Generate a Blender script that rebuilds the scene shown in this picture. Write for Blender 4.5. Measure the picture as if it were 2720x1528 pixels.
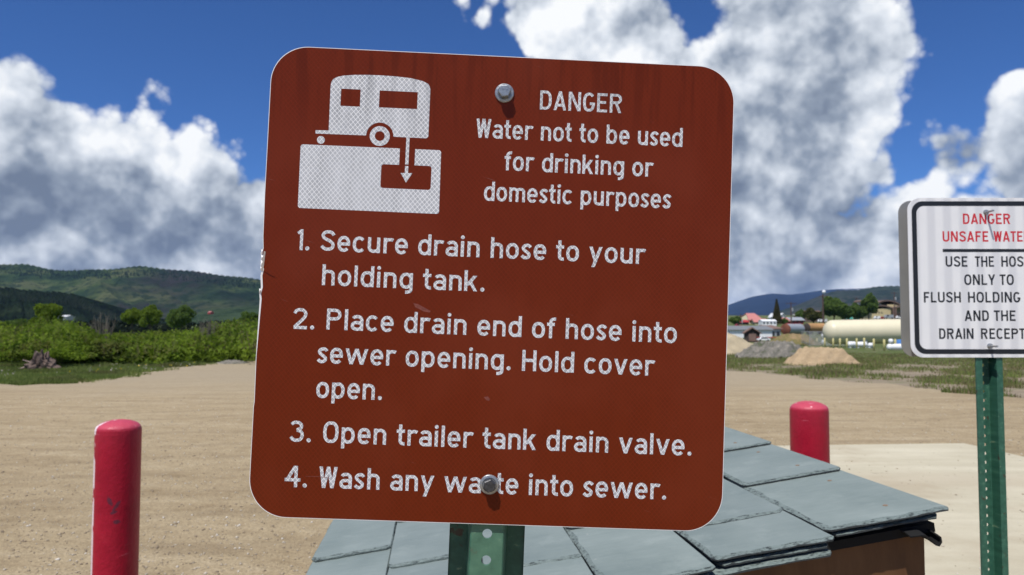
import bpy, bmesh, math, random
import numpy as np
from mathutils import Vector, Matrix

for o in list(bpy.data.objects):
    bpy.data.objects.remove(o)
SC = bpy.context.scene
COL = SC.collection
R = math.radians
rnd = random.Random(7)

# ---------------------------------------------------------------- camera
CAMZ = 1.55
PITCH = R(2.6)
cam_d = bpy.data.cameras.new('camera')
cam = bpy.data.objects.new('camera', cam_d)
COL.objects.link(cam)
cam.location = (0, 0, CAMZ)
cam.rotation_euler = (R(90) + PITCH, 0, 0)
cam_d.sensor_width = 36
cam_d.lens = 36 * 2000 / 2720
cam_d.clip_start = 0.05
cam_d.clip_end = 60000
cam_d.dof.use_dof = True
cam_d.dof.focus_distance = 0.745
cam_d.dof.aperture_fstop = 15
SC.camera = cam

# ---------------------------------------------------------------- view
SC.view_settings.view_transform = 'Standard'
SC.view_settings.look = 'None'
SC.view_settings.gamma = 1
SC.view_settings.exposure = 0
SC.view_settings.use_curve_mapping = False
SC.cycles.max_bounces = 6
SC.cycles.volume_bounces = 0

# ---------------------------------------------------------------- sun
SUN_EL = R(63)
SUN_DIR = Vector((-0.5 * math.cos(SUN_EL), -0.866 * math.cos(SUN_EL), math.sin(SUN_EL)))
sun_d = bpy.data.lights.new('sun', 'SUN')
sun_d.energy = 5.0
sun_d.angle = R(0.53)
sun_d.color = (1.0, 0.965, 0.91)
sun = bpy.data.objects.new('sun', sun_d)
sun.rotation_euler = SUN_DIR.to_track_quat('Z', 'Y').to_euler()
sun.location = (0, 0, 50)
COL.objects.link(sun)


# ---------------------------------------------------------------- node helpers
class NT:
    def __init__(s, nt):
        s.nt = nt

    def n(s, typ, ins=None, **props):
        nd = s.nt.nodes.new(typ)
        for k, v in props.items():
            setattr(nd, k, v)
        for k, v in (ins or {}).items():
            sk = nd.inputs[k]
            if isinstance(v, bpy.types.NodeSocket):
                s.nt.links.new(v, sk)
            else:
                if isinstance(v, tuple) and len(v) == 3 and sk.type == 'RGBA':
                    v = v + (1,)
                sk.default_value = v
        return nd

    def m(s, op, a, b=0.0, c=None, clamp=False):
        ins = {0: a, 1: b}
        if c is not None:
            ins[2] = c
        return s.n('ShaderNodeMath', ins, operation=op, use_clamp=clamp).outputs[0]

    def v(s, op, a, b=None, out=0, scale=None):
        ins = {0: a}
        if b is not None:
            ins[1] = b
        if scale is not None:
            ins['Scale'] = scale
        return s.n('ShaderNodeVectorMath', ins, operation=op).outputs[out]

    def mix(s, f, a, b, blend='MIX'):
        nd = s.n('ShaderNodeMix', {'Factor': f}, data_type='RGBA', blend_type=blend)
        for sk, val in ((nd.inputs[6], a), (nd.inputs[7], b)):
            if isinstance(val, bpy.types.NodeSocket):
                s.nt.links.new(val, sk)
            else:
                sk.default_value = tuple(val) + (1,) if len(val) == 3 else val
        return nd.outputs[2]

    def noise(s, vec, scale, detail=4, rough=.5, dist=0., out=0, **kw):
        return s.n('ShaderNodeTexNoise', {'Vector': vec, 'Scale': scale, 'Detail': detail,
                                          'Roughness': rough, 'Distortion': dist}, **kw).outputs[out]

    def ss(s, x, a, b, lo=0., hi=1.):
        return s.n('ShaderNodeMapRange', {0: x, 1: a, 2: b, 3: lo, 4: hi},
                   interpolation_type='SMOOTHSTEP').outputs[0]

    def lin(s, x, a, b, lo=0., hi=1.):
        return s.n('ShaderNodeMapRange', {0: x, 1: a, 2: b, 3: lo, 4: hi}).outputs[0]

    def ramp(s, f, stops):
        nd = s.n('ShaderNodeValToRGB', {0: f})
        cr = nd.color_ramp
        while len(cr.elements) > 1:
            cr.elements.remove(cr.elements[0])
        cr.elements[0].position = stops[0][0]
        cr.elements[0].color = tuple(stops[0][1]) + (1,)
        for p, c in stops[1:]:
            e = cr.elements.new(p)
            e.color = tuple(c) + (1,)
        return nd.outputs[0]


# ---------------------------------------------------------------- world: daylight sky with cumulus
def sky_dir(px, py):
    """direction of a bearing given as offsets in the photograph"""
    x, z, y = (px - 1360) / 2000., (764 - py) / 2000., 1.
    v = Vector((x, y * math.cos(PITCH) - z * math.sin(PITCH), y * math.sin(PITCH) + z * math.cos(PITCH)))
    return v.normalized()


world = bpy.data.worlds.new('World')
SC.world = world
world.use_nodes = True
W = NT(world.node_tree)
world.node_tree.nodes.clear()
tc = W.n('ShaderNodeTexCoord').outputs['Generated']
sky = W.n('ShaderNodeTexSky', {}, sky_type='NISHITA')
sky.sun_disc = False
sky.sun_elevation = SUN_EL
sky.sun_rotation = R(210)
sky.altitude = 2500
sky.air_density = 1.0
sky.dust_density = 0.3
sky.ozone_density = 2.5
SKY_STRENGTH = 0.10

CLOUDS = [(0, 265, 144), (-150, 350, 240), (150, 435, 192), (300, 485, 205), (500, 570, 215), (620, 665, 235),
          (760, 730, 280), (0, 500, 300), (300, 680, 300), (-300, 500, 400), (1000, 770, 260), (1350, 700, 330),
          (1455, 35, 152), (1600, 110, 190), (1720, 130, 150), (1650, 330, 250), (1960, 235, 172), (2340, 440, 100), (1800, 330, 220), (1950, 700, 170), (2450, 500, 90), (2060, 330, 190), (2060, 20, 185),
          (2150, 130, 190), (2285, 130, 158), (2190, 300, 184), (2100, 430, 250), (1900, 480, 260), (2320, 610, 160),
          (2420, 600, 110), (2555, 410, 140), (2745, 270, 180), (2735, 360, 185), (2580, 575, 112), (2740, 520, 190), (2640, 480, 110),
          (2120, 690, 300), (2500, 760, 230), (2850, 650, 320), (1700, 640, 330), (3050, 350, 300), (1130, -40, 74), (1215, 0, 60), (1290, 45, 52),
          (1320, -20, 70),
          (100, 860, 160), (400, 880, 160), (700, 880, 180), (1100, 860, 200), (1500, 860, 200), (1900, 860, 170), (2250, 860, 180),
          (2600, 870, 180), (3000, 800, 250)]
# (x, y, radius, amount): greyer or brighter masses inside the clouds
SHADES = [(2120, 180, 230, .42), (2050, 620, 260, .40), (1700, 60, 120, .25), (2660, 420, 120, .4), (200, 600, 330, .25), (640, 600, 200, .35), (2740, 330, 90, .3), (60, 470, 170, .55), (380, 560, 110, .35), (250, 650, 200, .75), (560, 690, 150, .5), (0, 640, 150, .7), (420, 655, 110, .5), (60, 700, 60, -.5), (330, 700, 70, -.4),
          (2150, 300, 190, .95), (2000, 110, 110, .5), (1950, 560, 120, .6), (2180, 590, 190, .85), (2080, 680, 150, .7),
          (2400, 720, 150, .3), (1650, 30, 90, .3),
          (280, 330, 110, -.5), (470, 420, 110, -.5), (250, 480, 60, -.4), (1600, 150, 140, -.4), (1950, 210, 90, -.5),
          (2080, 430, 130, -.65), (2290, 420, 90, -.4), (2310, 60, 70, -.4), (2570, 490, 60, -.6), (1930, 480, 60, -.4),
          (600, 430, 70, -.3), (2250, 730, 110, -.3), (1980, 760, 90, -.3)]


def cloud_group():
    g = bpy.data.node_groups.new('cloud_field', 'ShaderNodeTree')
    g.interface.new_socket('Vector', in_out='INPUT', socket_type='NodeSocketVector')
    g.interface.new_socket('Field', in_out='OUTPUT', socket_type='NodeSocketFloat')
    g.interface.new_socket('Warp', in_out='OUTPUT', socket_type='NodeSocketVector')
    G = NT(g)
    gi = G.n('NodeGroupInput')
    go = G.n('NodeGroupOutput')
    d = gi.outputs[0]
    wv = G.noise(d, 5.0, 3, .5, out=1)
    warp = G.v('SCALE', G.v('SUBTRACT', wv, (.5, .5, .5)), scale=.06)
    dw = G.v('ADD', d, warp)
    mass = None
    for (px, py, r) in CLOUDS:
        c = sky_dir(px, py)
        e = G.m('SUBTRACT', r / 2000. * (1 - .35 * min(1, ((px - 1360) / 2000) ** 2)),
                G.v('DISTANCE', dw, tuple(c), out=1))
        mass = e if mass is None else G.m('SMOOTH_MAX', mass, e, .02)
    # the rest of the sky, away from the photographed part: scattered cumulus
    gen = G.m('MULTIPLY', G.m('SUBTRACT', G.noise(G.v('MULTIPLY', d, (1, 1, 1.8)), 1.9, 2, .5), .57), .8)
    front = G.ss(G.v('DOT_PRODUCT', d, tuple(sky_dir(1360, 500)), out=1), .60, .76)
    mass = G.m('ADD', G.m('MULTIPLY', mass, front), G.m('MULTIPLY', gen, G.m('SUBTRACT', 1., front)))
    g.links.new(mass, go.inputs[0])
    g.links.new(warp, go.inputs[1])
    return g


def puff_group():
    g = bpy.data.node_groups.new('cloud_puffs', 'ShaderNodeTree')
    g.interface.new_socket('Vector', in_out='INPUT', socket_type='NodeSocketVector')
    g.interface.new_socket('Warp', in_out='INPUT', socket_type='NodeSocketVector')
    g.interface.new_socket('Puff', in_out='OUTPUT', socket_type='NodeSocketFloat')
    G = NT(g)
    gi = G.n('NodeGroupInput')
    go = G.n('NodeGroupOutput')
    d, warp = gi.outputs[0], gi.outputs[1]
    vo = G.n('ShaderNodeTexVoronoi', {'Vector': G.v('ADD', d, G.v('SCALE', warp, scale=.35)), 'Scale': 10., 'Detail': 3.2,
                                      'Roughness': .55, 'Lacunarity': 2.1}, feature='F1').outputs[0]
    fb = G.noise(d, 8., 7, .57)
    puff = G.m('ADD', G.m('MULTIPLY', G.m('SUBTRACT', .42, vo), .115), G.m('MULTIPLY', G.m('SUBTRACT', fb, .5), .125))
    g.links.new(puff, go.inputs[0])
    return g


nrm = W.v('NORMALIZE', tc)
g1 = W.n('ShaderNodeGroup', {}, node_tree=cloud_group())
world.node_tree.links.new(nrm, g1.inputs[0])
mass, warp_s = g1.outputs[0], g1.outputs[1]
pgr = puff_group()
puffs = []
for off in ((0, 0, 0), (-.014, 0, .024)):
    g2 = W.n('ShaderNodeGroup', {}, node_tree=pgr)
    world.node_tree.links.new(W.v('ADD', nrm, off), g2.inputs[0])
    world.node_tree.links.new(warp_s, g2.inputs[1])
    puffs.append(g2.outputs[0])
field = W.m('ADD', W.m('ADD', W.m('ADD', mass, W.ss(mass, -.005, .05, 0., .07)), puffs[0]), .042)
alpha = W.ss(field, -.008, .030)
sep = W.n('ShaderNodeSeparateXYZ', {0: nrm}).outputs[2]
relief = W.m('SUBTRACT', puffs[0], puffs[1])            # > 0 on the side turned to the sun
lump = W.m('ADD', W.m('MULTIPLY', relief, 6.5), W.m('MULTIPLY', puffs[0], 1.6))
fine = W.m('MULTIPLY', W.m('SUBTRACT', W.noise(nrm, 6.5, 5, .5), .5), .50)
shade = None
wz = W.v('ADD', nrm, W.v('SCALE', W.v('SUBTRACT', W.noise(nrm, 6., 4, .55, out=1), (.5, .5, .5)), scale=.11))
for (px, py, r, amt) in SHADES:
    e = W.m('MULTIPLY', W.ss(W.v('DISTANCE', wz, tuple(sky_dir(px, py)), out=1), 0., r * 1.25 / 2000., 1., 0.), amt)
    shade = e if shade is None else W.m('ADD', shade, e)
depth = W.m('ADD', W.m('MULTIPLY', W.ss(mass, .0, .16), .22), W.m('MULTIPLY', W.ss(field, .03, .22), .14))        # thick parts are greyer than rims
t = W.m('SUBTRACT', W.m('ADD', W.m('ADD', .93, lump), fine), W.m('ADD', depth, W.m('SMOOTH_MIN', W.m('ADD', W.m('MULTIPLY', shade, .56), W.ss(sep, .07, .24, .10, 0.)), .29, .14)), clamp=True)
ccol = W.ramp(t, [(0., (.17, .215, .30)), (.28, (.30, .355, .445)), (.52, (.52, .575, .655)), (.76, (.76, .81, .88)),
                  (1., (.99, 1.01, 1.03))])
skyc = W.mix(1., sky.outputs[0], (.40, .68, 1.10), 'MULTIPLY')
skyv = W.v('SCALE', skyc, scale=SKY_STRENGTH)
haze_t = W.ss(sep, .0, .08, .14, 0.)
cc = W.mix(haze_t, ccol, (.55, .63, .76))
allc = W.mix(alpha, skyv, cc)
bg = W.n('ShaderNodeBackground', {'Color': allc, 'Strength': 1.0})
W.n('ShaderNodeOutputWorld', {0: bg.outputs[0]})
world.cycles.sampling_method = 'MANUAL'
world.cycles.sample_map_resolution = 512
# ---------------------------------------------------------------- object helpers
def tag(o, label=None, cat=None, group=None, kind=None):
    if label: o['label'] = label
    if cat: o['category'] = cat
    if group: o['group'] = group
    if kind: o['kind'] = kind
    return o


def thing(name, label, cat, loc=(0, 0, 0), rot=(0, 0, 0), group=None):
    o = bpy.data.objects.new(name, None)
    o.empty_display_size = .1
    COL.objects.link(o)
    o.location = loc
    o.rotation_euler = rot
    return tag(o, label, cat, group)


def link(name, me, m=None, parent=None, loc=None, rot=None):
    o = bpy.data.objects.new(name, me)
    COL.objects.link(o)
    if m is not None and not me.materials:
        for k in (m if isinstance(m, (list, tuple)) else [m]):
            me.materials.append(k)
    if parent is not None: o.parent = parent
    if loc is not None: o.location = loc
    if rot is not None: o.rotation_euler = rot
    return o


def mesh(name, vs, fs, smooth=False):
    me = bpy.data.meshes.new(name)
    me.from_pydata([tuple(v) for v in vs], [], [tuple(f) for f in fs])
    me.update()
    if smooth:
        me.polygons.foreach_set('use_smooth', [True] * len(me.polygons))
    return me


def np_mesh(name, V, F, smooth=False):
    """V (n,3), F (m,k) arrays of constant face size"""
    me = bpy.data.meshes.new(name)
    V = np.asarray(V, dtype=np.float32)
    F = np.asarray(F, dtype=np.int32)
    me.vertices.add(len(V))
    me.vertices.foreach_set('co', V.ravel())
    me.loops.add(F.size)
    me.loops.foreach_set('vertex_index', F.ravel())
    me.polygons.add(len(F))
    me.polygons.foreach_set('loop_start', np.arange(0, F.size, F.shape[1], dtype=np.int32))
    if smooth:
        me.polygons.foreach_set('use_smooth', np.ones(len(F), dtype=bool))
    me.update(calc_edges=True)
    return me


class MB:
    """collects simple solids; build() makes one mesh"""
    def __init__(s):
        s.v, s.f = [], []

    def add(s, vs, fs):
        k = len(s.v)
        s.v += [tuple(v) for v in vs]
        s.f += [tuple(i + k for i in f) for f in fs]
        return s

    def box(s, x0, x1, y0, y1, z0, z1):
        return s.add([(x0, y0, z0), (x1, y0, z0), (x1, y1, z0), (x0, y1, z0), (x0, y0, z1), (x1, y0, z1), (x1, y1, z1), (x0, y1, z1)],
                     [(0, 3, 2, 1), (4, 5, 6, 7), (0, 1, 5, 4), (1, 2, 6, 5), (2, 3, 7, 6), (3, 0, 4, 7)])

    def prism(s, poly, y0, y1):
        """poly of (x,z), extruded along y"""
        n = len(poly)
        vs = [(x, y0, z) for x, z in poly] + [(x, y1, z) for x, z in poly]
        return s.add(vs, [tuple(range(n)), tuple(range(2 * n - 1, n - 1, -1))] + [(i, i + n, (i + 1) % n + n, (i + 1) % n) for i in range(n)])

    def tube(s, p, q, r0, r1=None, n=10, caps=True):
        r1 = r0 if r1 is None else r1
        p, q = Vector(p), Vector(q)
        d = (q - p).normalized()
        a = d.orthogonal().normalized()
        b = d.cross(a)
        vs = []
        for c, r in ((p, r0), (q, r1)):
            for i in range(n):
                t = 2 * math.pi * i / n
                vs.append(c + a * (r * math.cos(t)) + b * (r * math.sin(t)))
        fs = [(i, (i + 1) % n, (i + 1) % n + n, i + n) for i in range(n)]
        if caps: fs += [tuple(range(n - 1, -1, -1)), tuple(range(n, 2 * n))]
        return s.add(vs, fs)

    def lathe(s, prof, n=32, at=(0, 0, 0)):
        """prof list of (r,z)"""
        vs, fs = [], []
        for r, z in prof:
            for i in range(n):
                t = 2 * math.pi * i / n
                vs.append((at[0] + r * math.cos(t), at[1] + r * math.sin(t), at[2] + z))
        for k in range(len(prof) - 1):
            for i in range(n):
                fs.append((k * n + i, k * n + (i + 1) % n, (k + 1) * n + (i + 1) % n, (k + 1) * n + i))
        fs.append(tuple(range(n - 1, -1, -1)))
        fs.append(tuple(range((len(prof) - 1) * n, len(prof) * n)))
        return s.add(vs, fs)

    def build(s, name, m=None, parent=None, smooth=False, **kw):
        return link(name, mesh(name, s.v, s.f, smooth), m, parent, **kw)


def auto_smooth(o, deg=35):
    me = o.data
    me.polygons.foreach_set('use_smooth', [True] * len(me.polygons))
    bm = bmesh.new()
    bm.from_mesh(me)
    bmesh.ops.recalc_face_normals(bm, faces=bm.faces)
    for e in bm.edges:
        if len(e.link_faces) == 2 and e.calc_face_angle(0) > R(deg):
            e.smooth = False
    bm.to_mesh(me)
    bm.free()
    return o


def material(name, build):
    m = bpy.data.materials.new(name)
    m.use_nodes = True
    nt = m.node_tree
    nt.nodes.clear()
    T = NT(nt)
    out = nt.nodes.new('ShaderNodeOutputMaterial')
    sh = build(T)
    nt.links.new(sh, out.inputs[0])
    return m


def pbsdf(T, color, rough=.6, metal=0., normal=None, spec=.5, **kw):
    ins = {'Base Color': color, 'Roughness': rough, 'Metallic': metal, 'Specular IOR Level': spec}
    if normal is not None: ins['Normal'] = normal
    ins.update(kw)
    return T.n('ShaderNodeBsdfPrincipled', ins).outputs[0]


def bump(T, h, dist, strength=1.):
    return T.n('ShaderNodeBump', {'Height': h, 'Distance': dist, 'Strength': strength}).outputs[0]


def obj_co(T):
    return T.n('ShaderNodeTexCoord').outputs['Object']


def plain(name, col, rough=.6, metal=0., var=.25, scale=6., bumpd=0., spec=.4):
    """paint / wall colour with a little uneven weathering"""
    def b(T):
        co = obj_co(T)
        n = T.noise(co, scale, 5, .6)
        c = T.mix(T.lin(n, .25, .75), tuple(x * (1 - var) for x in col), tuple(min(1, x * (1 + var * .6)) for x in col))
        nr = bump(T, T.noise(co, scale * 6, 3), bumpd) if bumpd else None
        return pbsdf(T, c, rough, metal, nr, spec)
    return material(name, b)


def leafy(name, dark, light, scale=2., transl=.35, brown=None):
    def b(T):
        geo = T.n('ShaderNodeNewGeometry')
        n = T.noise(geo.outputs['Position'], scale, 3, .6)
        r = T.n('ShaderNodeTexWhiteNoise', {0: T.v('SNAP', geo.outputs['Position'], (.13, .13, .13))}).outputs[0]
        f = T.m('ADD', T.lin(n, .3, .7, 0., .7), T.m('MULTIPLY', r, .3))
        c = T.mix(f, dark, light)
        if brown:
            bn = T.noise(geo.outputs['Position'], .55, 4, .6)
            c = T.mix(T.ss(bn, .50, .64, 0., .75), c, brown)
            c = T.mix(T.ss(T.noise(geo.outputs['Position'], .28, 3, .5), .52, .62, 0., .5), c, tuple(x * .42 for x in light))
        d = T.n('ShaderNodeBsdfDiffuse', {'Color': c, 'Roughness': .8}).outputs[0]
        tr = T.n('ShaderNodeBsdfTranslucent', {'Color': T.mix(1., c, (1.1, 1.15, .6), 'MULTIPLY')}).outputs[0]
        return T.n('ShaderNodeMixShader', {0: transl, 1: d, 2: tr}).outputs[0]
    return material(name, b)


INCH = .0254
HOR = 855.


# ---------------------------------------------------------------- ground profile (metres above the lot) by distance
GP = [(-400, 0), (28, 0), (45, -.35), (60, -.75), (80, -1.2), (120, -1.45), (180, -1.2), (240, .25), (300, 1.2), (350, 2.2),
      (500, 4.6), (900, 9), (2000, 12), (20000, 14)]


def gz(y):
    return float(np.interp(y, [a for a, b in GP], [b for a, b in GP]))


def dist_for(py):
    """distance at which the ground is seen at picture height py (right-hand side, beyond the lot)"""
    lo, hi = 20., 900.
    for _ in range(50):
        m = (lo + hi) / 2
        if HOR + 2000 * (CAMZ - gz(m)) / m > py: lo = m
        else: hi = m
    return lo


def at(px, py, D):
    """world point at forward distance D seen at picture bearing (px, py)"""
    d = sky_dir(px, py)
    return Vector((0, 0, CAMZ)) + d * (D / d.y)
# ---------------------------------------------------------------- materials
def mb_gravel(T):
    co = obj_co(T)
    wv = T.v('ADD', co, T.v('SCALE', T.v('SUBTRACT', T.noise(co, .18, 2, out=1), (.5, .5, .5)), scale=1.6))
    rot = T.n('ShaderNodeVectorRotate', {'Vector': wv, 'Angle': R(8)}, rotation_type='Z_AXIS').outputs[0]
    streak = T.noise(T.v('MULTIPLY', rot, (.16, 1.9, 1)), 1.6, 5, .62)
    streak2 = T.noise(T.v('MULTIPLY', rot, (.35, 5.5, 1)), 1.5, 4, .6)
    patch = T.noise(co, .22, 4, .55)
    grain = T.noise(co, 38., 4, .75)
    fine = T.noise(co, 160., 3, .7)
    mid = T.noise(co, 4.5, 6, .72)
    mid2 = T.noise(co, 1.4, 5, .65)
    f = T.m('ADD', T.m('MULTIPLY', streak, .28), T.m('ADD', T.m('MULTIPLY', streak2, .10), T.m('ADD', T.m('MULTIPLY', patch, .24), T.m('ADD', T.m('MULTIPLY', mid, .32), T.m('MULTIPLY', mid2, .14)))))
    c = T.ramp(f, [(.42, (.265, .196, .110)), (.50, (.385, .300, .182)), (.57, (.450, .358, .222)), (.65, (.53, .435, .29))])
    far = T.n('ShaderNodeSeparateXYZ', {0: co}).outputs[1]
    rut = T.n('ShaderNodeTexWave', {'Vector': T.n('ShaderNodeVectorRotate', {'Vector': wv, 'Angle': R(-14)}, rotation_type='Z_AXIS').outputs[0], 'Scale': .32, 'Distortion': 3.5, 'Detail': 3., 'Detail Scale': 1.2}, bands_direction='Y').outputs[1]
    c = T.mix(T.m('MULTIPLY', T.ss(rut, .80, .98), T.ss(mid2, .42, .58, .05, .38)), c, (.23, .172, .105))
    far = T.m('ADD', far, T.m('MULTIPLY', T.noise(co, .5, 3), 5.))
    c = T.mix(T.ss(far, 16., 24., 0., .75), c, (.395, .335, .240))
    c = T.mix(T.lin(grain, .34, .66, 0., .60), c, (.165, .122, .072))
    c = T.mix(T.ss(fine, .60, .74, 0., .55), c, (.56, .49, .38))
    h = T.m('ADD', T.m('MULTIPLY', streak, .7), T.m('ADD', T.m('MULTIPLY', mid, .9), T.m('ADD', T.m('MULTIPLY', grain, .55), T.m('MULTIPLY', fine, .10))))
    return pbsdf(T, c, .95, 0, bump(T, h, .03, .9), .15)


def mb_ground(T):
    """rough field beyond the lot: grass, weeds and bare dirt"""
    co = obj_co(T)
    n = T.noise(co, .25, 6, .65)
    n2 = T.noise(co, 1.3, 5, .7)
    n3 = T.noise(co, 9., 4, .7)
    f = T.m('ADD', T.m('MULTIPLY', n, .5), T.m('MULTIPLY', n2, .5))
    sx = T.n('ShaderNodeSeparateXYZ', {0: co})
    y = sx.outputs[1]
    # bare dirt strip near the lot on the right, more grass farther off
    thr = T.ss(y, 17., 40., -.09, .075)
    left = T.ss(sx.outputs[0], -4., 2., .22, 0.)
    f2 = T.m('ADD', f, T.m('ADD', thr, left))
    grass = T.ramp(n3, [(.3, (.055, .075, .024)), (.5, (.085, .115, .036)), (.7, (.150, .150, .065))])
    dirt = T.ramp(n2, [(.3, (.195, .155, .110)), (.6, (.285, .235, .170))])
    c = T.mix(T.ss(f2, .44, .56), dirt, grass)
    h = T.m('ADD', n2, T.m('MULTIPLY', n3, .4))
    return pbsdf(T, c, .95, 0, bump(T, h, .08), .1)


def mb_concrete(T):
    co = obj_co(T)
    n = T.noise(co, .8, 6, .65)
    n2 = T.noise(T.v('MULTIPLY', co, (.35, 2.4, 1)), 1.1, 5, .6)
    g = T.noise(co, 70., 4, .7)
    f = T.m('ADD', T.m('MULTIPLY', n, .4), T.m('MULTIPLY', n2, .6))
    c = T.ramp(f, [(.30, (.41, .367, .262)), (.45, (.49, .446, .325)), (.60, (.57, .525, .395)), (.75, (.62, .58, .45))])
    sx = T.n('ShaderNodeSeparateXYZ', {0: co})
    wob = T.m('MULTIPLY', T.noise(co, .6, 3), 1.1)
    yy = T.m('ADD', sx.outputs[1], wob)
    band = T.m('MULTIPLY', T.ss(yy, 7.2, 7.75), T.ss(yy, 8.0, 8.5, 1., 0.))
    c = T.mix(T.m('MULTIPLY', band, .45), c, (.40, .33, .23))
    c = T.mix(T.lin(g, .3, .7, 0., .28), c, (.34, .29, .21))
    c = T.mix(T.ss(T.noise(co, .45, 5, .7), .50, .66, 0., .55), c, (.36, .295, .20))
    spots = T.ss(T.noise(co, 7., 3, .6), .66, .74, 0., .45)
    c = T.mix(spots, c, (.26, .22, .17))
    return pbsdf(T, c, .85, 0, bump(T, T.m('ADD', g, n), .004), .3)


def hill_mat(name, cols, scale, purple=None, streak=(1, 1, 1)):
    def b(T):
        geo = T.n('ShaderNodeNewGeometry')
        p = T.v('MULTIPLY', T.v('SCALE', geo.outputs['Position'], scale=.001), streak)
        n = T.noise(p, scale, 8, .62)
        c = T.ramp(n, cols)
        n2 = T.noise(p, scale * .35, 4, .5)
        if purple:
            c = T.mix(T.ss(n2, .52, .66, 0., .8), c, purple)
        n4 = T.noise(p, scale * 6, 5, .7)
        c = T.mix(T.ss(n4, .50, .57, 0., .85), c, (.010, .022, .010))
        return pbsdf(T, c, .95, 0, bump(T, n4, 12., .8), .05)
    return material(name, b)


M = {}
M['gravel'] = material('gravel', mb_gravel)
M['ground'] = material('field', mb_ground)
M['concrete'] = material('concrete', mb_concrete)
M['hill'] = hill_mat('hill_scrub', [(.38, (.008, .018, .008)), (.47, (.020, .040, .015)), (.54, (.044, .066, .022)), (.62, (.070, .082, .036))], 4.5, (.030, .025, .026))
M['dark_ridge'] = hill_mat('dark_ridge', [(.35, (.004, .008, .006)), (.52, (.009, .017, .010)), (.66, (.026, .040, .020))], 14.)
M['pale_hill'] = hill_mat('pale_hill', [(.35, (.022, .042, .020)), (.55, (.040, .062, .030)), (.72, (.062, .078, .042))], 7., streak=(.4, 1, 1))
M['green_hill'] = hill_mat('green_hill', [(.34, (.014, .026, .018)), (.5, (.030, .043, .027)), (.66, (.052, .060, .040))], 3., (.044, .038, .036))


def mb_mountain(T):
    geo = T.n('ShaderNodeNewGeometry')
    p = T.v('SCALE', geo.outputs['Position'], scale=.001)
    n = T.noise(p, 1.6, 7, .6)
    c = T.ramp(n, [(.35, (.004, .009, .020)), (.55, (.008, .017, .034)), (.7, (.016, .028, .048))])  # blue of distant air and cloud shade put into the base colour
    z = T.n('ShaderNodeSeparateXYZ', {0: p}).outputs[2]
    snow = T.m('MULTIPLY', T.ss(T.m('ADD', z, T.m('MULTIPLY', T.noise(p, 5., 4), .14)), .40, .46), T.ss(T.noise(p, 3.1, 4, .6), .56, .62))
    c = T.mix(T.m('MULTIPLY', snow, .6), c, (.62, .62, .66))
    return pbsdf(T, c, .95, 0, bump(T, n, 60.), .05)


M['mountain'] = material('haze_blue_mountain', mb_mountain)


# ---------------------------------------------------------------- ground sheet
def sheet(name, xs, ys, zf, m, kind='structure'):
    X, Y = np.meshgrid(xs, ys)
    Z = zf(X, Y)
    nx, ny = len(xs), len(ys)
    V = np.stack([X.ravel(), Y.ravel(), Z.ravel()], 1)
    i = np.arange(ny - 1)[:, None] * nx + np.arange(nx - 1)[None, :]
    F = np.stack([i, i + 1, i + 1 + nx, i + nx], -1).reshape(-1, 4)
    return tag(link(name, np_mesh(name, V, F, True), m), kind=kind)


def wobble(X, Y, a, s, seed=0.):
    return a * (np.sin(X / s + seed) * np.cos(Y / s * 1.3 + 1 + seed) + .5 * np.sin(X / s * 2.7 + 2) * np.sin(Y / s * 2.3 + seed)
                + .25 * np.cos(X / s * 5.1 + Y / s * 4.3))


gpx, gpy = [a for a, b in GP], [b for a, b in GP]
ys = np.concatenate([np.linspace(-400, -20, 12), np.arange(-15, 80, 1.0), np.geomspace(80, 16000, 90)])
xs = np.concatenate([-np.geomspace(9000, 62, 40), np.arange(-60, 61, 1.5), np.geomspace(62, 9000, 40)])


def ground_z(X, Y):
    base = np.interp(Y, gpx, gpy)
    low = np.interp(Y, [-400, 28, 60, 120, 300, 900, 2000, 20000], [0, 0, -.75, -1.45, -1.7, -2.2, -4, -8])
    k = np.clip((X / np.maximum(np.abs(Y), 1) + .02) / .2, 0, 1)     # the river flat on the left stays low
    base = low + (base - low) * k * k * (3 - 2 * k)
    amp = np.clip((Y - 24) / 40, 0, 1)
    return base + amp * wobble(X, Y, .10, 3.7) + amp * np.clip((Y - 80) / 200, 0, 1) * wobble(X, Y, .25, 19.)


sheet('ground', xs, ys, ground_z, M['ground'])

# gravel lot: its own sheet 4 mm above the field, with a ragged outline
out_pts = [(-60, 4), (-40, 9), (-26, 14), (-18, 16.6), (-14.2, 18.6), (-12.4, 18.5), (-10.9, 19.0), (-11.2, 22.2), (-11.4, 25.0), (-11.1, 27.6),
           (-10.6, 29.4), (-6, 31), (0, 31), (4, 29), (6.4, 25.0), (8.2, 21), (9.6, 17.4), (10.4, 15.0), (12, 12), (15, 8), (22, 3), (30, -4), (34, -20), (-60, -20)]
pts = []
for i in range(len(out_pts)):
    a, b = Vector(out_pts[i]), Vector(out_pts[(i + 1) % len(out_pts)])
    n = max(1, int((b - a).length / .35)) if i < 20 else 2
    nn = Vector((-(b - a).y, (b - a).x)).normalized()
    for k in range(n):
        p = a.lerp(b, k / n)
        if i < 20 and not (i == 0 and k == 0):
            s = p.x * 1.7 + p.y * 2.3
            p = p + nn * (.22 * math.sin(s) + .16 * math.sin(s * 2.7 + 1) + rnd.uniform(-.13, .13))
        pts.append((p.x, p.y, .004))
bm = bmesh.new()
face = bm.faces.new([bm.verts.new(p) for p in pts])
bmesh.ops.recalc_face_normals(bm, faces=bm.faces)
if face.normal.z < 0: bmesh.ops.reverse_faces(bm, faces=bm.faces)
bmesh.ops.triangulate(bm, faces=bm.faces)
me = bpy.data.meshes.new('gravel_lot')
bm.to_mesh(me)
bm.free()
tag(link('gravel_lot', me, M['gravel']), kind='structure')

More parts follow.
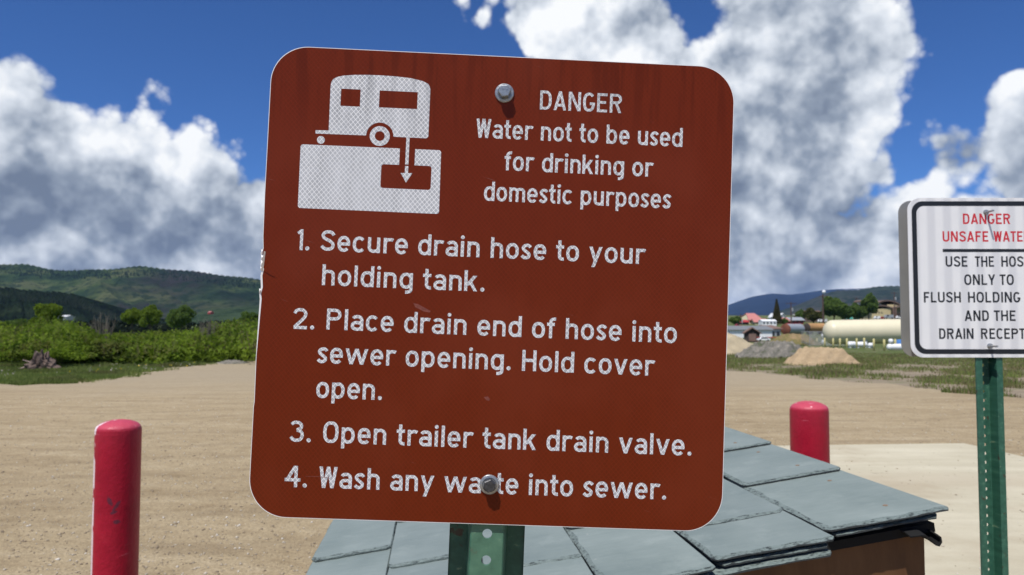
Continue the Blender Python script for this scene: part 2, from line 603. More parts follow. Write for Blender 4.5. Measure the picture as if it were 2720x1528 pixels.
# concrete pad with a bevelled edge
pad = [(-.8, 1.0), (5.95, 1.0), (5.80, 8.50), (5.68, 9.53), (3.4, 9.37), (-.8, 9.05)]
k = MB()
n = len(pad)
cxp, cyp = 2.5, 5.5
inner = [(x + (cxp - x) * .006, y + (cyp - y) * .006) for x, y in pad]
k.add([(x, y, -.05) for x, y in pad] + [(x, y, .022) for x, y in pad] + [(x, y, .030) for x, y in inner],
      [(i, (i + 1) % n, (i + 1) % n + n, i + n) for i in range(n)] + [(i + n, (i + 1) % n + n, (i + 1) % n + 2 * n, i + 2 * n) for i in range(n)]
      + [tuple(range(2 * n, 3 * n))])
o = k.build('concrete_pad', M['concrete'])
tag(o, kind='structure')


# ---------------------------------------------------------------- hills and mountains
def ridge(name, sil, D, base_py, m, reach=.35, rough=.02, rows=26, step=5, seed=1):
    r = np.random.RandomState(seed)
    pxs = np.arange(sil[0][0], sil[-1][0] + step, step)
    crest = np.interp(pxs, [a for a, b in sil], [b for a, b in sil])
    crest = np.convolve(np.pad(crest, 4, 'edge'), np.hanning(9) / np.hanning(9).sum(), 'valid')
    V = []
    H = D / 2000.
    zc = CAMZ + (HOR - crest) * H
    zb = CAMZ + (HOR - base_py) * H
    ph = r.uniform(0, 6.28, 8)
    for j in range(rows + 8):
        t = j / (rows - 1)
        if t <= 1:
            d = D * (1 - reach * (1 - t))
            z = zb + (zc - zb) * (t ** 1.15)
            k_ = math.sin(math.pi * min(1, t)) if t < 1 else 0.
        else:
            d = D * (1 + (t - 1) * .8)
            z = zc - (zc - zb) * (t - 1) * 2.2
            k_ = 0.
        X = (pxs - 1360) / 2000. * D * (1 - reach * .5 * (1 - min(t, 1)))
        span = (zc - zb)
        nz = sum(np.sin(X / D * f + ph[i] + d / D * f * .7) / (i + 1.5) for i, f in enumerate((9, 21, 45, 90, 170, 330)))
        z = z + k_ * span * .16 * nz + (rough * span * np.sin(X / D * 900 + ph[6]) * np.sin(X / D * 1700 + ph[7]) if rough else 0)
        V.append(np.stack([X, np.full_like(X, d) + D * .012 * nz * k_, z], 1))
    V = np.concatenate(V)
    nx, ny = len(pxs), rows + 8
    i = np.arange(ny - 1)[:, None] * nx + np.arange(nx - 1)[None, :]
    F = np.stack([i, i + 1, i + 1 + nx, i + nx], -1).reshape(-1, 4)
    return tag(link(name, np_mesh(name, V, F, True), m), kind='structure')


ridge('hills', [(-1400, 735), (-900, 690), (-500, 720), (-200, 696), (0, 701), (60, 702), (120, 714), (200, 720), (290, 714), (370, 708), (450, 715),
                (560, 727), (640, 737), (700, 745), (900, 758), (1200, 765), (1500, 790), (1800, 840), (1950, 880)],
      2400, 872, M['hill'], reach=.45, seed=3)
ridge('hills', [(-1200, 800), (-600, 745), (-200, 758), (0, 768), (80, 777), (180, 783), (230, 800), (290, 826), (340, 848), (420, 872), (500, 895)],
      800, 885, M['dark_ridge'], reach=.30, rough=.08, step=3, seed=5)
ridge('hills', [(330, 880), (420, 858), (500, 838), (560, 826), (620, 818), (690, 812), (900, 806), (1200, 815), (1500, 850), (1600, 880)],
      1200, 878, M['pale_hill'], reach=.35, rough=.01, seed=6)
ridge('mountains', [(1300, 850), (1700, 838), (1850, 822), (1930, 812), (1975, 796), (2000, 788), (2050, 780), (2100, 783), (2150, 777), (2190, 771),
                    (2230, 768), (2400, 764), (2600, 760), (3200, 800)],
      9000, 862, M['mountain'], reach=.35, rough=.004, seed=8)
ridge('hills', [(1980, 866), (2060, 838), (2120, 818), (2160, 800), (2190, 783), (2225, 772), (2280, 770), (2320, 763), (2390, 760), (2500, 752), (2700, 740), (3100, 748), (3600, 780)],
      3600, 872, M['green_hill'], reach=.4, seed=9)
ridge('hills', [(1500, 855), (1800, 846), (1900, 838), (1950, 836), (1990, 842), (2050, 836), (2120, 826), (2200, 812), (2260, 815), (2350, 838), (2500, 858)],
      5200, 866, M['mountain'], reach=.3, seed=12)
# ---------------------------------------------------------------- brown instruction sign (0.457 m square) on its green post
def mb_film(base, line, rough, amp):
    """prismatic sheeting: diamond lattice of seams with fine vertical ribs"""
    def b(T):
        co = T.v('SCALE', obj_co(T), scale=1 / INCH)
        s = T.n('ShaderNodeSeparateXYZ', {0: co})
        wob = T.m('MULTIPLY', T.m('SUBTRACT', T.noise(co, 5., 2), .5), .10)
        u = T.m('ADD', T.m('MULTIPLY', s.outputs[0], 1 / .180), wob)
        v = T.m('MULTIPLY', s.outputs[1], 1 / .205)
        a = T.m('PINGPONG', T.m('ADD', u, v), .5)
        c = T.m('PINGPONG', T.m('SUBTRACT', u, v), .5)
        ln = T.ss(T.m('MINIMUM', a, c), .045, .10, 1., 0.)
        rib = T.m('PINGPONG', T.m('MULTIPLY', s.outputs[0], 16.), .5)
        cell = T.n('ShaderNodeTexWhiteNoise', {0: T.n('ShaderNodeCombineXYZ', {0: T.m('FLOOR', T.m('ADD', u, v)), 1: T.m('FLOOR', T.m('SUBTRACT', u, v))}).outputs[0]}).outputs[0]
        band = T.noise(T.n('ShaderNodeCombineXYZ', {0: s.outputs[0], 1: T.m('MULTIPLY', s.outputs[1], .12)}).outputs[0], 1.7, 3, .6)
        k = T.m('ADD', .80, T.m('ADD', T.m('MULTIPLY', rib, amp), T.m('ADD', T.m('MULTIPLY', cell, amp * .5), T.lin(band, .3, .7, -amp * .5, amp * .5))))
        col = T.v('SCALE', T.mix(0., base, base), scale=k)
        col = T.mix(ln, col, line)
        # weather streaks running down from the top edge, scuffs and a faint dusty veil
        run = T.noise(T.n('ShaderNodeCombineXYZ', {0: T.m('MULTIPLY', s.outputs[0], 1.5), 1: T.m('MULTIPLY', s.outputs[1], .10)}).outputs[0], 1.6, 4, .6)
        col = T.mix(T.m('MULTIPLY', T.ss(run, .47, .60), T.ss(T.m('ADD', s.outputs[1], T.m('MULTIPLY', T.noise(co, .4, 2), 4.)), 6.5, 10.5, 0., .38)), col, tuple(x * .45 for x in base))
        fade = T.noise(co, .16, 3, .5)
        col = T.mix(T.ss(fade, .45, .65, 0., .22), col, tuple(min(1, x * 1.25 + .012) for x in base))
        sc = T.noise(T.v('MULTIPLY', T.n('ShaderNodeVectorRotate', {'Vector': co, 'Angle': R(17)}, rotation_type='Z_AXIS').outputs[0], (.5, 9., 1)), .9, 4, .6)
        col = T.mix(T.ss(sc, .70, .76, 0., .18), col, (.5, .40, .36))
        dust = T.ss(T.noise(co, 14., 2, .5), .74, .80, 0., .35)
        col = T.mix(dust, col, tuple(min(1, x * 2.2 + .02) for x in base))
        return pbsdf(T, col, rough, 0, None, .13)
    return b


M['brown_film'] = material('brown_sheeting', mb_film((.150, .0215, .0048), (.158, .0205, .0058), .32, .09))
M['white_film'] = material('white_sheeting', mb_film((.46, .472, .495), (.88, .88, .88), .45, .30))
M['plate_edge'] = plain('aluminium_edge', (.86, .84, .82), .45, .15, .08, 20)
M['alu_back'] = plain('aluminium_back', (.30, .295, .28), .55, .35, .12, 9)


def mb_post(T):
    co = obj_co(T)
    n = T.noise(T.v('MULTIPLY', co, (60, 60, 6)), 1., 5, .65)
    n2 = T.noise(co, 26., 5, .65)
    c = T.ramp(n, [(.3, (.015, .070, .044)), (.55, (.028, .110, .070)), (.75, (.060, .170, .108))])
    rust = T.ss(n2, .63, .68)
    c = T.mix(T.m('MULTIPLY', rust, .85), c, (.055, .022, .012))
    chalk = T.ss(T.noise(T.v('MULTIPLY', co, (120, 120, 9)), 1., 3), .66, .74, 0., .45)
    c = T.mix(chalk, c, (.30, .36, .22))
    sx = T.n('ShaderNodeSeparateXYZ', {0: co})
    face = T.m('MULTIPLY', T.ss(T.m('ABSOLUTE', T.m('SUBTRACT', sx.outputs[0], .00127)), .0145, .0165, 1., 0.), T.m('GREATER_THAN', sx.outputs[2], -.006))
    c = T.mix(T.m('MULTIPLY', face, T.lin(n, .2, .7, .35, .75)), c, (.105, .215, .135))  # front web painted paler to look sunlit against the shaded flanks
    return pbsdf(T, c, .5, 0, bump(T, n2, .0006), .5)


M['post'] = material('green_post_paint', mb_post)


def mb_zinc(T):
    co = obj_co(T)
    n = T.noise(co, 420., 4, .6)
    c = T.mix(n, (.24, .245, .25), (.50, .51, .52))
    return pbsdf(T, c, T.lin(n, .3, .7, .28, .42), .7, bump(T, n, .0003))


M['zinc'] = material('zinc_bolt', mb_zinc)


M['zinc_dark'] = plain('dark_bolt_head', (.09, .09, .095), .38, .6, .5, 500)
M['zinc_pale'] = plain('pale_bolt_head', (.30, .33, .36), .35, .5, .35, 400)  # paler blue-grey tone for the upper bolt's head


def round_rect(x0, x1, y0, y1, r, n=14):
    P = []
    for cx, cy, a0 in ((x1 - r, y1 - r, 0), (x0 + r, y1 - r, 90), (x0 + r, y0 + r, 180), (x1 - r, y0 + r, 270)):
        for i in range(n + 1):
            a = R(a0 + 90 * i / n)
            P.append((cx + r * math.cos(a), cy + r * math.sin(a)))
    return P


def fill2d(name, loops, z, m, parent, thick=0.):
    """flat print with holes; loops in inches"""
    cu = bpy.data.curves.new(name, 'CURVE')
    cu.dimensions = '2D'
    cu.fill_mode = 'BOTH'
    for lp in loops:
        sp = cu.splines.new('POLY')
        sp.points.add(len(lp) - 1)
        for p, (x, y) in zip(sp.points, lp):
            p.co = (x * INCH, y * INCH, 0, 1)
        sp.use_cyclic_u = True
    tmp = bpy.data.objects.new('tmp', cu)
    COL.objects.link(tmp)
    dg = bpy.context.evaluated_depsgraph_get()
    me = bpy.data.meshes.new_from_object(tmp.evaluated_get(dg))
    bpy.data.objects.remove(tmp)
    me.name = name
    me.materials.clear()
    n = np.zeros(len(me.vertices) * 3, dtype=np.float32)
    me.vertices.foreach_get('co', n)
    n = n.reshape(-1, 3)
    n[:, 2] = z
    me.vertices.foreach_set('co', n.ravel())
    bm = bmesh.new()
    bm.from_mesh(me)
    for f in bm.faces:
        if f.normal.z < 0: f.normal_flip()
    bm.to_mesh(me)
    bm.free()
    me.update()
    return link(name, me, m, parent)


def plate(name, poly, z0, z1, m, parent):
    n = len(poly)
    vs = [(x * INCH, y * INCH, z0) for x, y in poly] + [(x * INCH, y * INCH, z1) for x, y in poly]
    fs = [tuple(range(n - 1, -1, -1)), tuple(range(n, 2 * n))] + [(i, (i + 1) % n, (i + 1) % n + n, i + n) for i in range(n)]
    return link(name, mesh(name, vs, fs), m, parent)


# ------------- lettering: highway style letters drawn with strokes (cap height 1)
def arc(cx, cy, rx, ry, a0, a1, n=14, e=2.25):
    P = []
    for i in range(n + 1):
        a = R(a0 + (a1 - a0) * i / n)
        c, s = math.cos(a), math.sin(a)
        P.append((cx + rx * math.copysign(abs(c) ** (2 / e), c), cy + ry * math.copysign(abs(s) ** (2 / e), s)))
    return P


def spl(P, n=5):
    out = []
    Q = [P[0]] + list(P) + [P[-1]]
    for i in range(1, len(Q) - 2):
        p0, p1, p2, p3 = Q[i - 1:i + 3]
        for k in range(n):
            t = k / n
            out.append(tuple(.5 * ((2 * p1[j]) + (-p0[j] + p2[j]) * t + (2 * p0[j] - 5 * p1[j] + 4 * p2[j] - p3[j]) * t * t
                                   + (-p0[j] + 3 * p1[j] - 3 * p2[j] + p3[j]) * t ** 3) for j in (0, 1)))
    out.append(tuple(P[-1]))
    return out


def glyph(ch, w):
    """returns width, strokes; 'D' entries are diagonals cut level, 'O' dots, 'L' centre lines"""
    q = w / 2
    X = .745
    L, D, O = 'L', 'D', 'O'
    bowl = lambda W_, top=X: arc(W_ / 2, top / 2, W_ / 2 - q, top / 2 - q + .012, 0, 360, 26)
    if ch == 'o': return .60, [(L, bowl(.60))]
    if ch == 'n': return .57, [(L, [(q, 0), (q, X)]), (L, arc(.57 / 2, X - .27, .57 / 2 - q, .27 - q, 180, 0) + [(.57 - q, 0)])]
    if ch == 'm': return .90, [(L, [(q, 0), (q, X)])] + [(L, arc(q + (.45 - q) / 2 + o_, X - .23, (.45 - q) / 2, .23 - q, 180, 0) + [(.45 + o_, 0)]) for o_ in (0, .45 - q)]
    if ch == 'h': return .57, [(D, (q, 0, q, 1.)), (L, arc(.57 / 2, X - .27, .57 / 2 - q, .27 - q, 180, 0) + [(.57 - q, 0)])]
    if ch == 'u': return .57, [(L, [(.57 - q, 0), (.57 - q, X)]), (L, [(q, X)] + arc(.57 / 2, .27, .57 / 2 - q, .27 - q, 180, 360))]
    if ch == 'r': return .40, [(L, [(q, 0), (q, X)]), (L, arc(.30, X - .27, .30 - q, .27 - q, 180, 55))]
    if ch == 'd': return .60, [(L, [(.60 - q, 0), (.60 - q, 1.)]), (L, bowl(.60))]
    if ch == 'b': return .60, [(L, [(q, 0), (q, 1.)]), (L, bowl(.60))]
    if ch == 'p': return .60, [(L, [(q, -.24), (q, X)]), (L, bowl(.60))]
    if ch == 'g': return .60, [(L, bowl(.60)), (L, [(.60 - q, X)] + arc(.60 - q - .22, -.03, .22, .22 - q, 0, -95, 10))]
    if ch == 'a': return .57, [(L, arc(.29, X - .24, .27 - q, .24 - q, 155, 0, 12) + [(.57 - q, X - .25), (.57 - q, 0)]),
                               (L, arc(.285, .225, .285 - q, .225 - q + .01, 0, 360, 22))]
    if ch == 'e': return .59, [(L, [(.59 - q, X / 2 - .01)] + arc(.295, X / 2, .295 - q, X / 2 - q + .012, 0, 318, 24)), (L, [(q, X / 2 - .005), (.59 - .01, X / 2 - .005)])]
    if ch == 'c': return .56, [(L, arc(.30, X / 2, .30 - q, X / 2 - q + .012, 42, 318, 22))]
    if ch == 's': return .46, [(L, spl([(.425, .58), (.37, .645), (.26, X - q + .01), (.145, .635), (q + .01, .535), (.15, .435), (.29, .325), (.37, .235), (.335, .125), (.225, q - .005), (.12, .095), (.035, .175)]))]
    if ch == 't': return .39, [(L, [(.17, .98), (.17, .23)] + arc(.34, .23, .17, .23 - q, 180, 280, 10)), (L, [(0, X - q), (.37, X - q)])]
    if ch == 'f': return .39, [(L, [(.17, 0), (.17, .78)] + arc(.36, .78, .19, .22 - q, 180, 80, 10)), (L, [(0, X - q), (.35, X - q)])]
    if ch == 'i': return w, [(L, [(q, 0), (q, X)]), (O, (q, .93, .092))]
    if ch == 'l': return w, [(L, [(q, 0), (q, 1.)])]
    if ch == 'k': return .62, [(L, [(q, 0), (q, 1.)]), (D, (.13, .27, .49, X)), (D, (.51, 0, .27, .46))]
    if ch == 'v': return .66, [(D, (.33, 0, q + .02, X)), (D, (.33, 0, .66 - q - .02, X))]
    if ch == 'w': return 1.08, [(D, (.30, 0, .10, X)), (D, (.30, 0, .54, X)), (D, (.78, 0, .54, X)), (D, (.78, 0, .98, X))]
    if ch == 'y': return .66, [(D, (.33, .02, .10, X)), (D, (.22, -.24, .56, X))]
    if ch == '.': return .20, [(O, (.10, .095, .098))]
    if ch == 'D': return .64, [(L, [(q, 0), (q, 1)]), (L, [(q, 1 - q)] + arc(.30, .5, .34 - q, .5 - q, 90, -90, 16, 2.5) + [(q, q)])]
    if ch == 'A': return .74, [(D, (.10, 0, .37, 1)), (D, (.64, 0, .37, 1)), (L, [(.20, .27), (.54, .27)])]
    if ch == 'N': return .68, [(L, [(q, 0), (q, 1)]), (L, [(.68 - q, 0), (.68 - q, 1)]), (D, (.68 - q - .02, 0, q + .02, 1))]
    if ch == 'G': return .66, [(L, arc(.33, .5, .33 - q, .5 - q, 42, 345, 24, 2.5) + [(.66 - q, .46)]), (L, [(.38, .46 - q + .03), (.66 - q + q, .46 - q + .03)])]
    if ch == 'E': return .56, [(L, [(q, 0), (q, 1)]), (L, [(q, 1 - q), (.56, 1 - q)]), (L, [(q, .52), (.49, .52)]), (L, [(q, q), (.56, q)])]
    if ch == 'F': return .54, [(L, [(q, 0), (q, 1)]), (L, [(q, 1 - q), (.54, 1 - q)]), (L, [(q, .52), (.46, .52)])]
    if ch == 'L': return .54, [(L, [(q, 0), (q, 1)]), (L, [(q, q), (.54, q)])]
    if ch == 'I': return w, [(L, [(q, 0), (q, 1)])]
    if ch == 'T': return .58, [(L, [(.29, 0), (.29, 1)]), (L, [(0, 1 - q), (.58, 1 - q)])]
    if ch == 'H': return .66, [(L, [(q, 0), (q, 1)]), (L, [(.66 - q, 0), (.66 - q, 1)]), (L, [(q, .51), (.66 - q, .51)])]
    if ch == 'O': return .70, [(L, arc(.35, .5, .35 - q, .5 - q + .01, 0, 360, 30, 2.5))]
    if ch == 'C': return .64, [(L, arc(.34, .5, .34 - q, .5 - q + .01, 42, 318, 26, 2.5))]
    if ch == 'U': return .66, [(L, [(q, 1), (q, .32)] + arc(.33, .32, .33 - q, .32 - q, 180, 360, 16) + [(.66 - q, 1)])]
    if ch == 'P': return .66, [(L, [(q, 0), (q, 1)]), (L, [(q, 1 - q)] + arc(.36, .72, .30 - q, .28 - q, 90, -90, 14) + [(q, .44 + q)])]
    if ch == 'R': return .68, [(L, [(q, 0), (q, 1)]), (L, [(q, 1 - q)] + arc(.36, .73, .30 - q, .27 - q, 90, -90, 14) + [(q, .46 + q)]), (D, (.57, 0, .36, .48))]
    if ch == 'W': return .88, [(D, (.25, 0, .10, 1)), (D, (.25, 0, .44, 1)), (D, (.63, 0, .44, 1)), (D, (.63, 0, .78, 1))]
    if ch == 'Y': return .68, [(L, [(.34, 0), (.34, .45)]), (D, (.34, .40, .09, 1)), (D, (.34, .40, .59, 1))]
    if ch == 'S': return .66, [(L, spl([(.60, .76), (.53, .86), (.42, .915), (.28, .915), (.15, .85), (.105, .735), (.16, .625), (.30, .545), (.45, .465), (.56, .355), (.565, .225), (.49, .125), (.33, .083), (.17, .125), (.055, .235)]))]
    if ch == '1': return .27, [(L, [(.27 - q, 0), (.27 - q, 1)]), (L, [(0, .80), (.27 - q, 1 - q * .8)])]
    if ch == '2': return .66, [(L, spl([(.055, .74), (.12, .86), (.24, .915), (.40, .915), (.53, .84), (.575, .71), (.52, .56), (.36, .38), (.18, .21), (.07, q + .01)])), (L, [(0.02, q), (.66, q)])]
    if ch == '3': return .68, [(L, spl([(.07, .82), (.17, .90), (.32, .92), (.47, .88), (.55, .77), (.51, .65), (.33, .56)])),
                               (L, spl([(.33, .56), (.52, .50), (.60, .38), (.59, .24), (.50, .12), (.34, .075), (.17, .11), (.05, .23)]))]
    if ch == '4': return .74, [(L, [(.53, 0), (.53, 1)]), (D, (.10, .27, .50, 1)), (L, [(.03, .27 + q), (.74, .27 + q)])]
    return .45, []


def bearing(ch):
    if ch in 'oecdgaOCGSsQ': return .055
    if ch in 'vwyAWYTVtfk4': return .03
    return .075


def text_mesh(name, items, z, m, parent):
    """items: (text, x0, x1, baseline_y, cap_height, stroke ratio) in inches"""
    V, F = [], []
    cnt = [0]

    def quadstrip(A, B):
        zz = z + cnt[0] * 1.2e-6
        cnt[0] += 1
        k = len(V)
        for a, b in zip(A, B):
            V.append((a[0] * INCH, a[1] * INCH, zz))
            V.append((b[0] * INCH, b[1] * INCH, zz))
        for i in range(len(A) - 1):
            F.append((k + 2 * i, k + 2 * i + 1, k + 2 * i + 3, k + 2 * i + 2))

    for text, x0, x1, by, cap, wr in items:
        adv, x = [], 0.
        for i, ch in enumerate(text):
            if ch == ' ':
                x += .36
                continue
            W_, st = glyph(ch, wr)
            lb = 0 if i == 0 else bearing(ch)
            x += lb
            adv.append((x, W_, st))
            x += W_
            if i < len(text) - 1: x += bearing(ch)
        sx = (x1 - x0) / (x * cap)
        for gx, W_, st in adv:
            for kind, dat in st:
                tr = lambda p: (x0 + (gx + p[0]) * cap * sx, by + p[1] * cap)
                hw = wr * cap / 2 * (.5 + .5 * min(1, sx))
                if kind == 'O':
                    c = tr(dat[:2])
                    r_ = dat[2] * cap
                    n = 16
                    A = [(c[0] + r_ * math.cos(math.pi * i / n), c[1] + r_ * math.sin(math.pi * i / n)) for i in range(n + 1)]
                    B = [(c[0] + r_ * math.cos(-math.pi * i / n), c[1] + r_ * math.sin(-math.pi * i / n)) for i in range(n + 1)]
                    quadstrip(A, B)
                elif kind == 'D':
                    a, b = tr(dat[:2]), tr(dat[2:])
                    dx, dy = b[0] - a[0], b[1] - a[1]
                    hh = hw * math.hypot(dx, dy) / abs(dy)
                    quadstrip([(a[0] - hh, a[1]), (b[0] - hh, b[1])], [(a[0] + hh, a[1]), (b[0] + hh, b[1])])
                else:
                    P = [Vector(tr(p)) for p in dat]
                    Q = [P[0]]
                    for p in P[1:]:
                        if (p - Q[-1]).length > 1e-4: Q.append(p)
                    closed = (Q[0] - Q[-1]).length < 2e-3
                    A, B = [], []
                    for i, p in enumerate(Q):
                        if closed and i in (0, len(Q) - 1):
                            d0, d1 = (Q[-1] - Q[-2]).normalized(), (Q[1] - Q[0]).normalized()
                        else:
                            d0 = (p - Q[i - 1]).normalized() if i else (Q[1] - p).normalized()
                            d1 = (Q[i + 1] - p).normalized() if i < len(Q) - 1 else d0
                        t_ = (d0 + d1)
                        t_ = t_.normalized() if t_.length > .3 else d0
                        n_ = Vector((-t_.y, t_.x))
                        c_ = max(.55, n_.dot(Vector((-d0.y, d0.x))))
                        A.append(p + n_ * hw / c_)
                        B.append(p - n_ * hw / c_)
                    quadstrip(A, B)
    me = mesh(name, V, F)
    bm = bmesh.new()
    bm.from_mesh(me)
    for f in bm.faces:
        if f.normal.z < 0: f.normal_flip()
    bm.to_mesh(me)
    bm.free()
    return link(name, me, m, parent)


def hex_bolt(parent, x, y, z0, flange, hexr, h, m, spin=8, hexm=None):
    """flange bolt head standing on the sign face, axis along z"""
    k = MB()
    k.lathe([(flange, 0), (flange, .045 * INCH), (flange * .94, .07 * INCH), (hexr * 1.10, .085 * INCH), (hexr * 1.04, .060 * INCH)], 40)
    nf_ = len(k.f)
    a = [R(spin + 60 * i) for i in range(6)]
    zt = h
    vs = [(hexr * math.cos(t), hexr * math.sin(t), .07 * INCH) for t in a] + [(hexr * math.cos(t), hexr * math.sin(t), zt - .02 * INCH) for t in a] \
        + [(hexr * .86 * math.cos(t), hexr * .86 * math.sin(t), zt) for t in a]
    fs = [(i, (i + 1) % 6, (i + 1) % 6 + 6, i + 6) for i in range(6)] + [(i + 6, (i + 1) % 6 + 6, (i + 1) % 6 + 12, i + 12) for i in range(6)] + [tuple(range(12, 18))]
    k.add(vs, fs)
    # raised grade marks on the head
    for dx, dy, ln, hz in ((-.10, .06, .07, 1), (-.02, .07, .05, 0), (.05, .05, .06, 1), (.08, .02, .05, 0)):
        X_, Y_ = dx * INCH, dy * INCH
        l_, t_ = ln * INCH, .014 * INCH
        if hz: k.box(X_, X_ + l_, Y_, Y_ + t_, zt - .001 * INCH, zt + .012 * INCH)
        else: k.box(X_, X_ + t_, Y_ - l_ / 2, Y_ + l_ / 2, zt - .001 * INCH, zt + .012 * INCH)
    o = k.build('bolt', m, parent, loc=(x * INCH, y * INCH, z0))
    auto_smooth(o, 20)
    o.data.materials.append(hexm or m)
    for i_, p_ in enumerate(o.data.polygons):
        if i_ >= nf_: p_.material_index = 1
    return o


sign = thing('road_sign', 'large square brown sign with white waste tank pictogram and four numbered steps', 'sign')
Xa, Ya, Na = Vector((0.998872, 0.026014, -0.039733)), Vector((0.039919, -0.006642, 0.999181)), Vector((0.025729, -0.99964, -0.007673))
sign.matrix_world = Matrix(((Xa.x, Ya.x, Na.x, -0.01559), (Xa.y, Ya.y, Na.y, 0.73377), (Xa.z, Ya.z, Na.z, 1.58329), (0, 0, 0, 1)))

outl = round_rect(-9, 9, -9, 9, 1.42, 16)
# dented left rim
full = []
for i, p in enumerate(outl):
    full.append(p)
    if i == 33:      # going down the left side
        for yy, dx in ((3.2, .0), (1.6, .02), (1.15, .05), (.95, -.03), (.78, .06), (.55, -.02), (.35, .06), (.1, .01), (-.35, .05), (-.6, .0), (-.8, .03), (-3, 0), (-4.7, .02), (-4.9, 0)):
            full.append((-9 + dx, yy))
panel = plate('panel', full, -.080 * INCH, -.002 * INCH, M['plate_edge'], sign)
film_out = []
for x, y in full:
    s_ = 1 - .022 / 9
    film_out.append((x * s_ + (.05 if (x < -8.9 and -.9 < y < 1.1) else 0), y * s_))
film = plate('brown_sheeting', film_out, -.001 * INCH, .0015 * INCH, M['brown_film'], panel)

TZ = .0035 * INCH
wr = .152
cap = .80
lines = [[('1.', -7.644, -7.198, 1.125, cap, wr)], [('Secure drain hose to your', -6.777, 5.683, 1.135, cap, wr)], [('holding tank.', -6.655, -.436, -.178, cap, wr)],
         [('2.', -7.656, -6.856, -1.885, cap, wr)], [('Place drain end of hose into', -6.40, 7.043, -1.86, cap, wr)],
         [('sewer opening. Hold cover', -6.681, 6.183, -3.145, cap, wr)], [('open.', -6.66, -4.163, -4.46, cap, wr)],
         [('3.', -7.572, -6.777, -6.15, cap, wr)], [('Open trailer tank drain valve.', -6.323, 7.749, -6.14, cap, wr)],
         [('4.', -7.703, -6.833, -7.85, cap, wr)], [('Wash any waste into sewer.', -6.411, 6.824, -7.84, cap, wr)],
         [('DANGER', 1.415, 4.61, 6.984, .745, .145)], [('Water not to be used', -1.026, 7.02, 5.767, .745, .152)],
         [('for drinking or', .13, 5.884, 4.546, .745, .152)], [('domestic purposes', -.608, 6.639, 3.335, .745, .152)]]
for ln in lines:
    text_mesh('text_line', ln, TZ, M['white_film'], panel)


def rc(cx, cy, r, a0, a1, n=6):
    return [(cx + r * math.cos(R(a0 + (a1 - a0) * i / n)), cy + r * math.sin(R(a0 + (a1 - a0) * i / n))) for i in range(n + 1)]


wx, wy = -4.715, 5.655
body = [(-7.18, 5.64)] + rc(wx, wy, .525, 180, 0, 20) + [(-3.70, 5.65)] + rc(-2.95, 5.75, .10, 270, 360) \
    + [(-2.85, 7.55), (-2.88, 7.68), (-2.95, 7.78), (-3.18, 7.88), (-3.62, 7.965), (-4.25, 8.01), (-4.8, 8.02), (-5.3, 8.015), (-5.8, 7.99), (-6.22, 7.94),
       (-6.45, 7.88), (-6.60, 7.79), (-6.67, 7.67), (-6.69, 7.5), (-6.68, 5.78), (-7.18, 5.77)]
w1 = [(-6.28, 6.76), (-5.53, 6.76), (-5.53, 7.43), (-6.28, 7.43)]
w2 = [(-4.80, 6.77), (-3.33, 6.77), (-3.33, 7.43), (-4.80, 7.43)]
fill2d('trailer_symbol', [body, w1, w2], TZ, M['white_film'], panel)
fill2d('wheel_symbol', [rc(wx, wy, .385, 0, 354, 59), rc(wx, wy, .19, 0, 348, 29)], TZ, M['white_film'], panel)
fill2d('jack_symbol', [rc(-6.96, 5.40, .15, 0, 345, 23)], TZ, M['white_film'], panel)
ground_l = rc(-7.62, 5.10, .1, 180, 90) + [(-3.92, 5.21), (-3.92, 4.57)] + rc(-4.50, 4.47, .10, 90, 180) + rc(-4.50, 3.75, .1, 180, 270) \
    + rc(-2.77, 3.75, .1, 270, 360) + rc(-2.77, 4.48, .1, 0, 90) + [(-3.33, 4.58), (-3.33, 5.21)] + rc(-2.43, 5.11, .1, 90, 0) + rc(-2.41, 2.84, .1, 0, -90) + rc(-7.61, 2.84, .1, 270, 180)
fill2d('ground_symbol', [ground_l], TZ, M['white_film'], panel)
fill2d('drain_arrow', [[(-3.69, 4.60), (-3.565, 4.60), (-3.565, 5.655), (-3.69, 5.655)]], TZ + 2e-6, M['white_film'], panel)
fill2d('drain_arrow', [[(-3.69, 4.54), (-3.565, 4.54), (-3.565, 4.27), (-3.40, 4.27), (-3.625, 3.90), (-3.85, 4.26), (-3.69, 4.265)]], TZ + 2e-6, M['white_film'], panel)
# scuff marks on the film
M['scuff'] = plain('scuffed_film', (.20, .050, .034), .7, 0, .5, 400)
for poly in ([(-3.14, -.72), (-2.95, -.76), (-2.46, -1.0), (-2.50, -1.06), (-2.72, -1.03), (-3.05, -.88)], [(-.30, -4.20), (-.15, -4.17), (-.05, -4.27), (-.09, -4.34), (-.2, -4.31)]):
    fill2d('scuff', [poly], TZ, M['scuff'], panel)
fill2d('scuff', [[(-6.9, -7.42), (-6.4, -7.41), (-6.0, -7.455), (-6.0, -7.47), (-6.45, -7.43), (-6.9, -7.435)]], TZ + 4e-6, M['scuff'], panel)
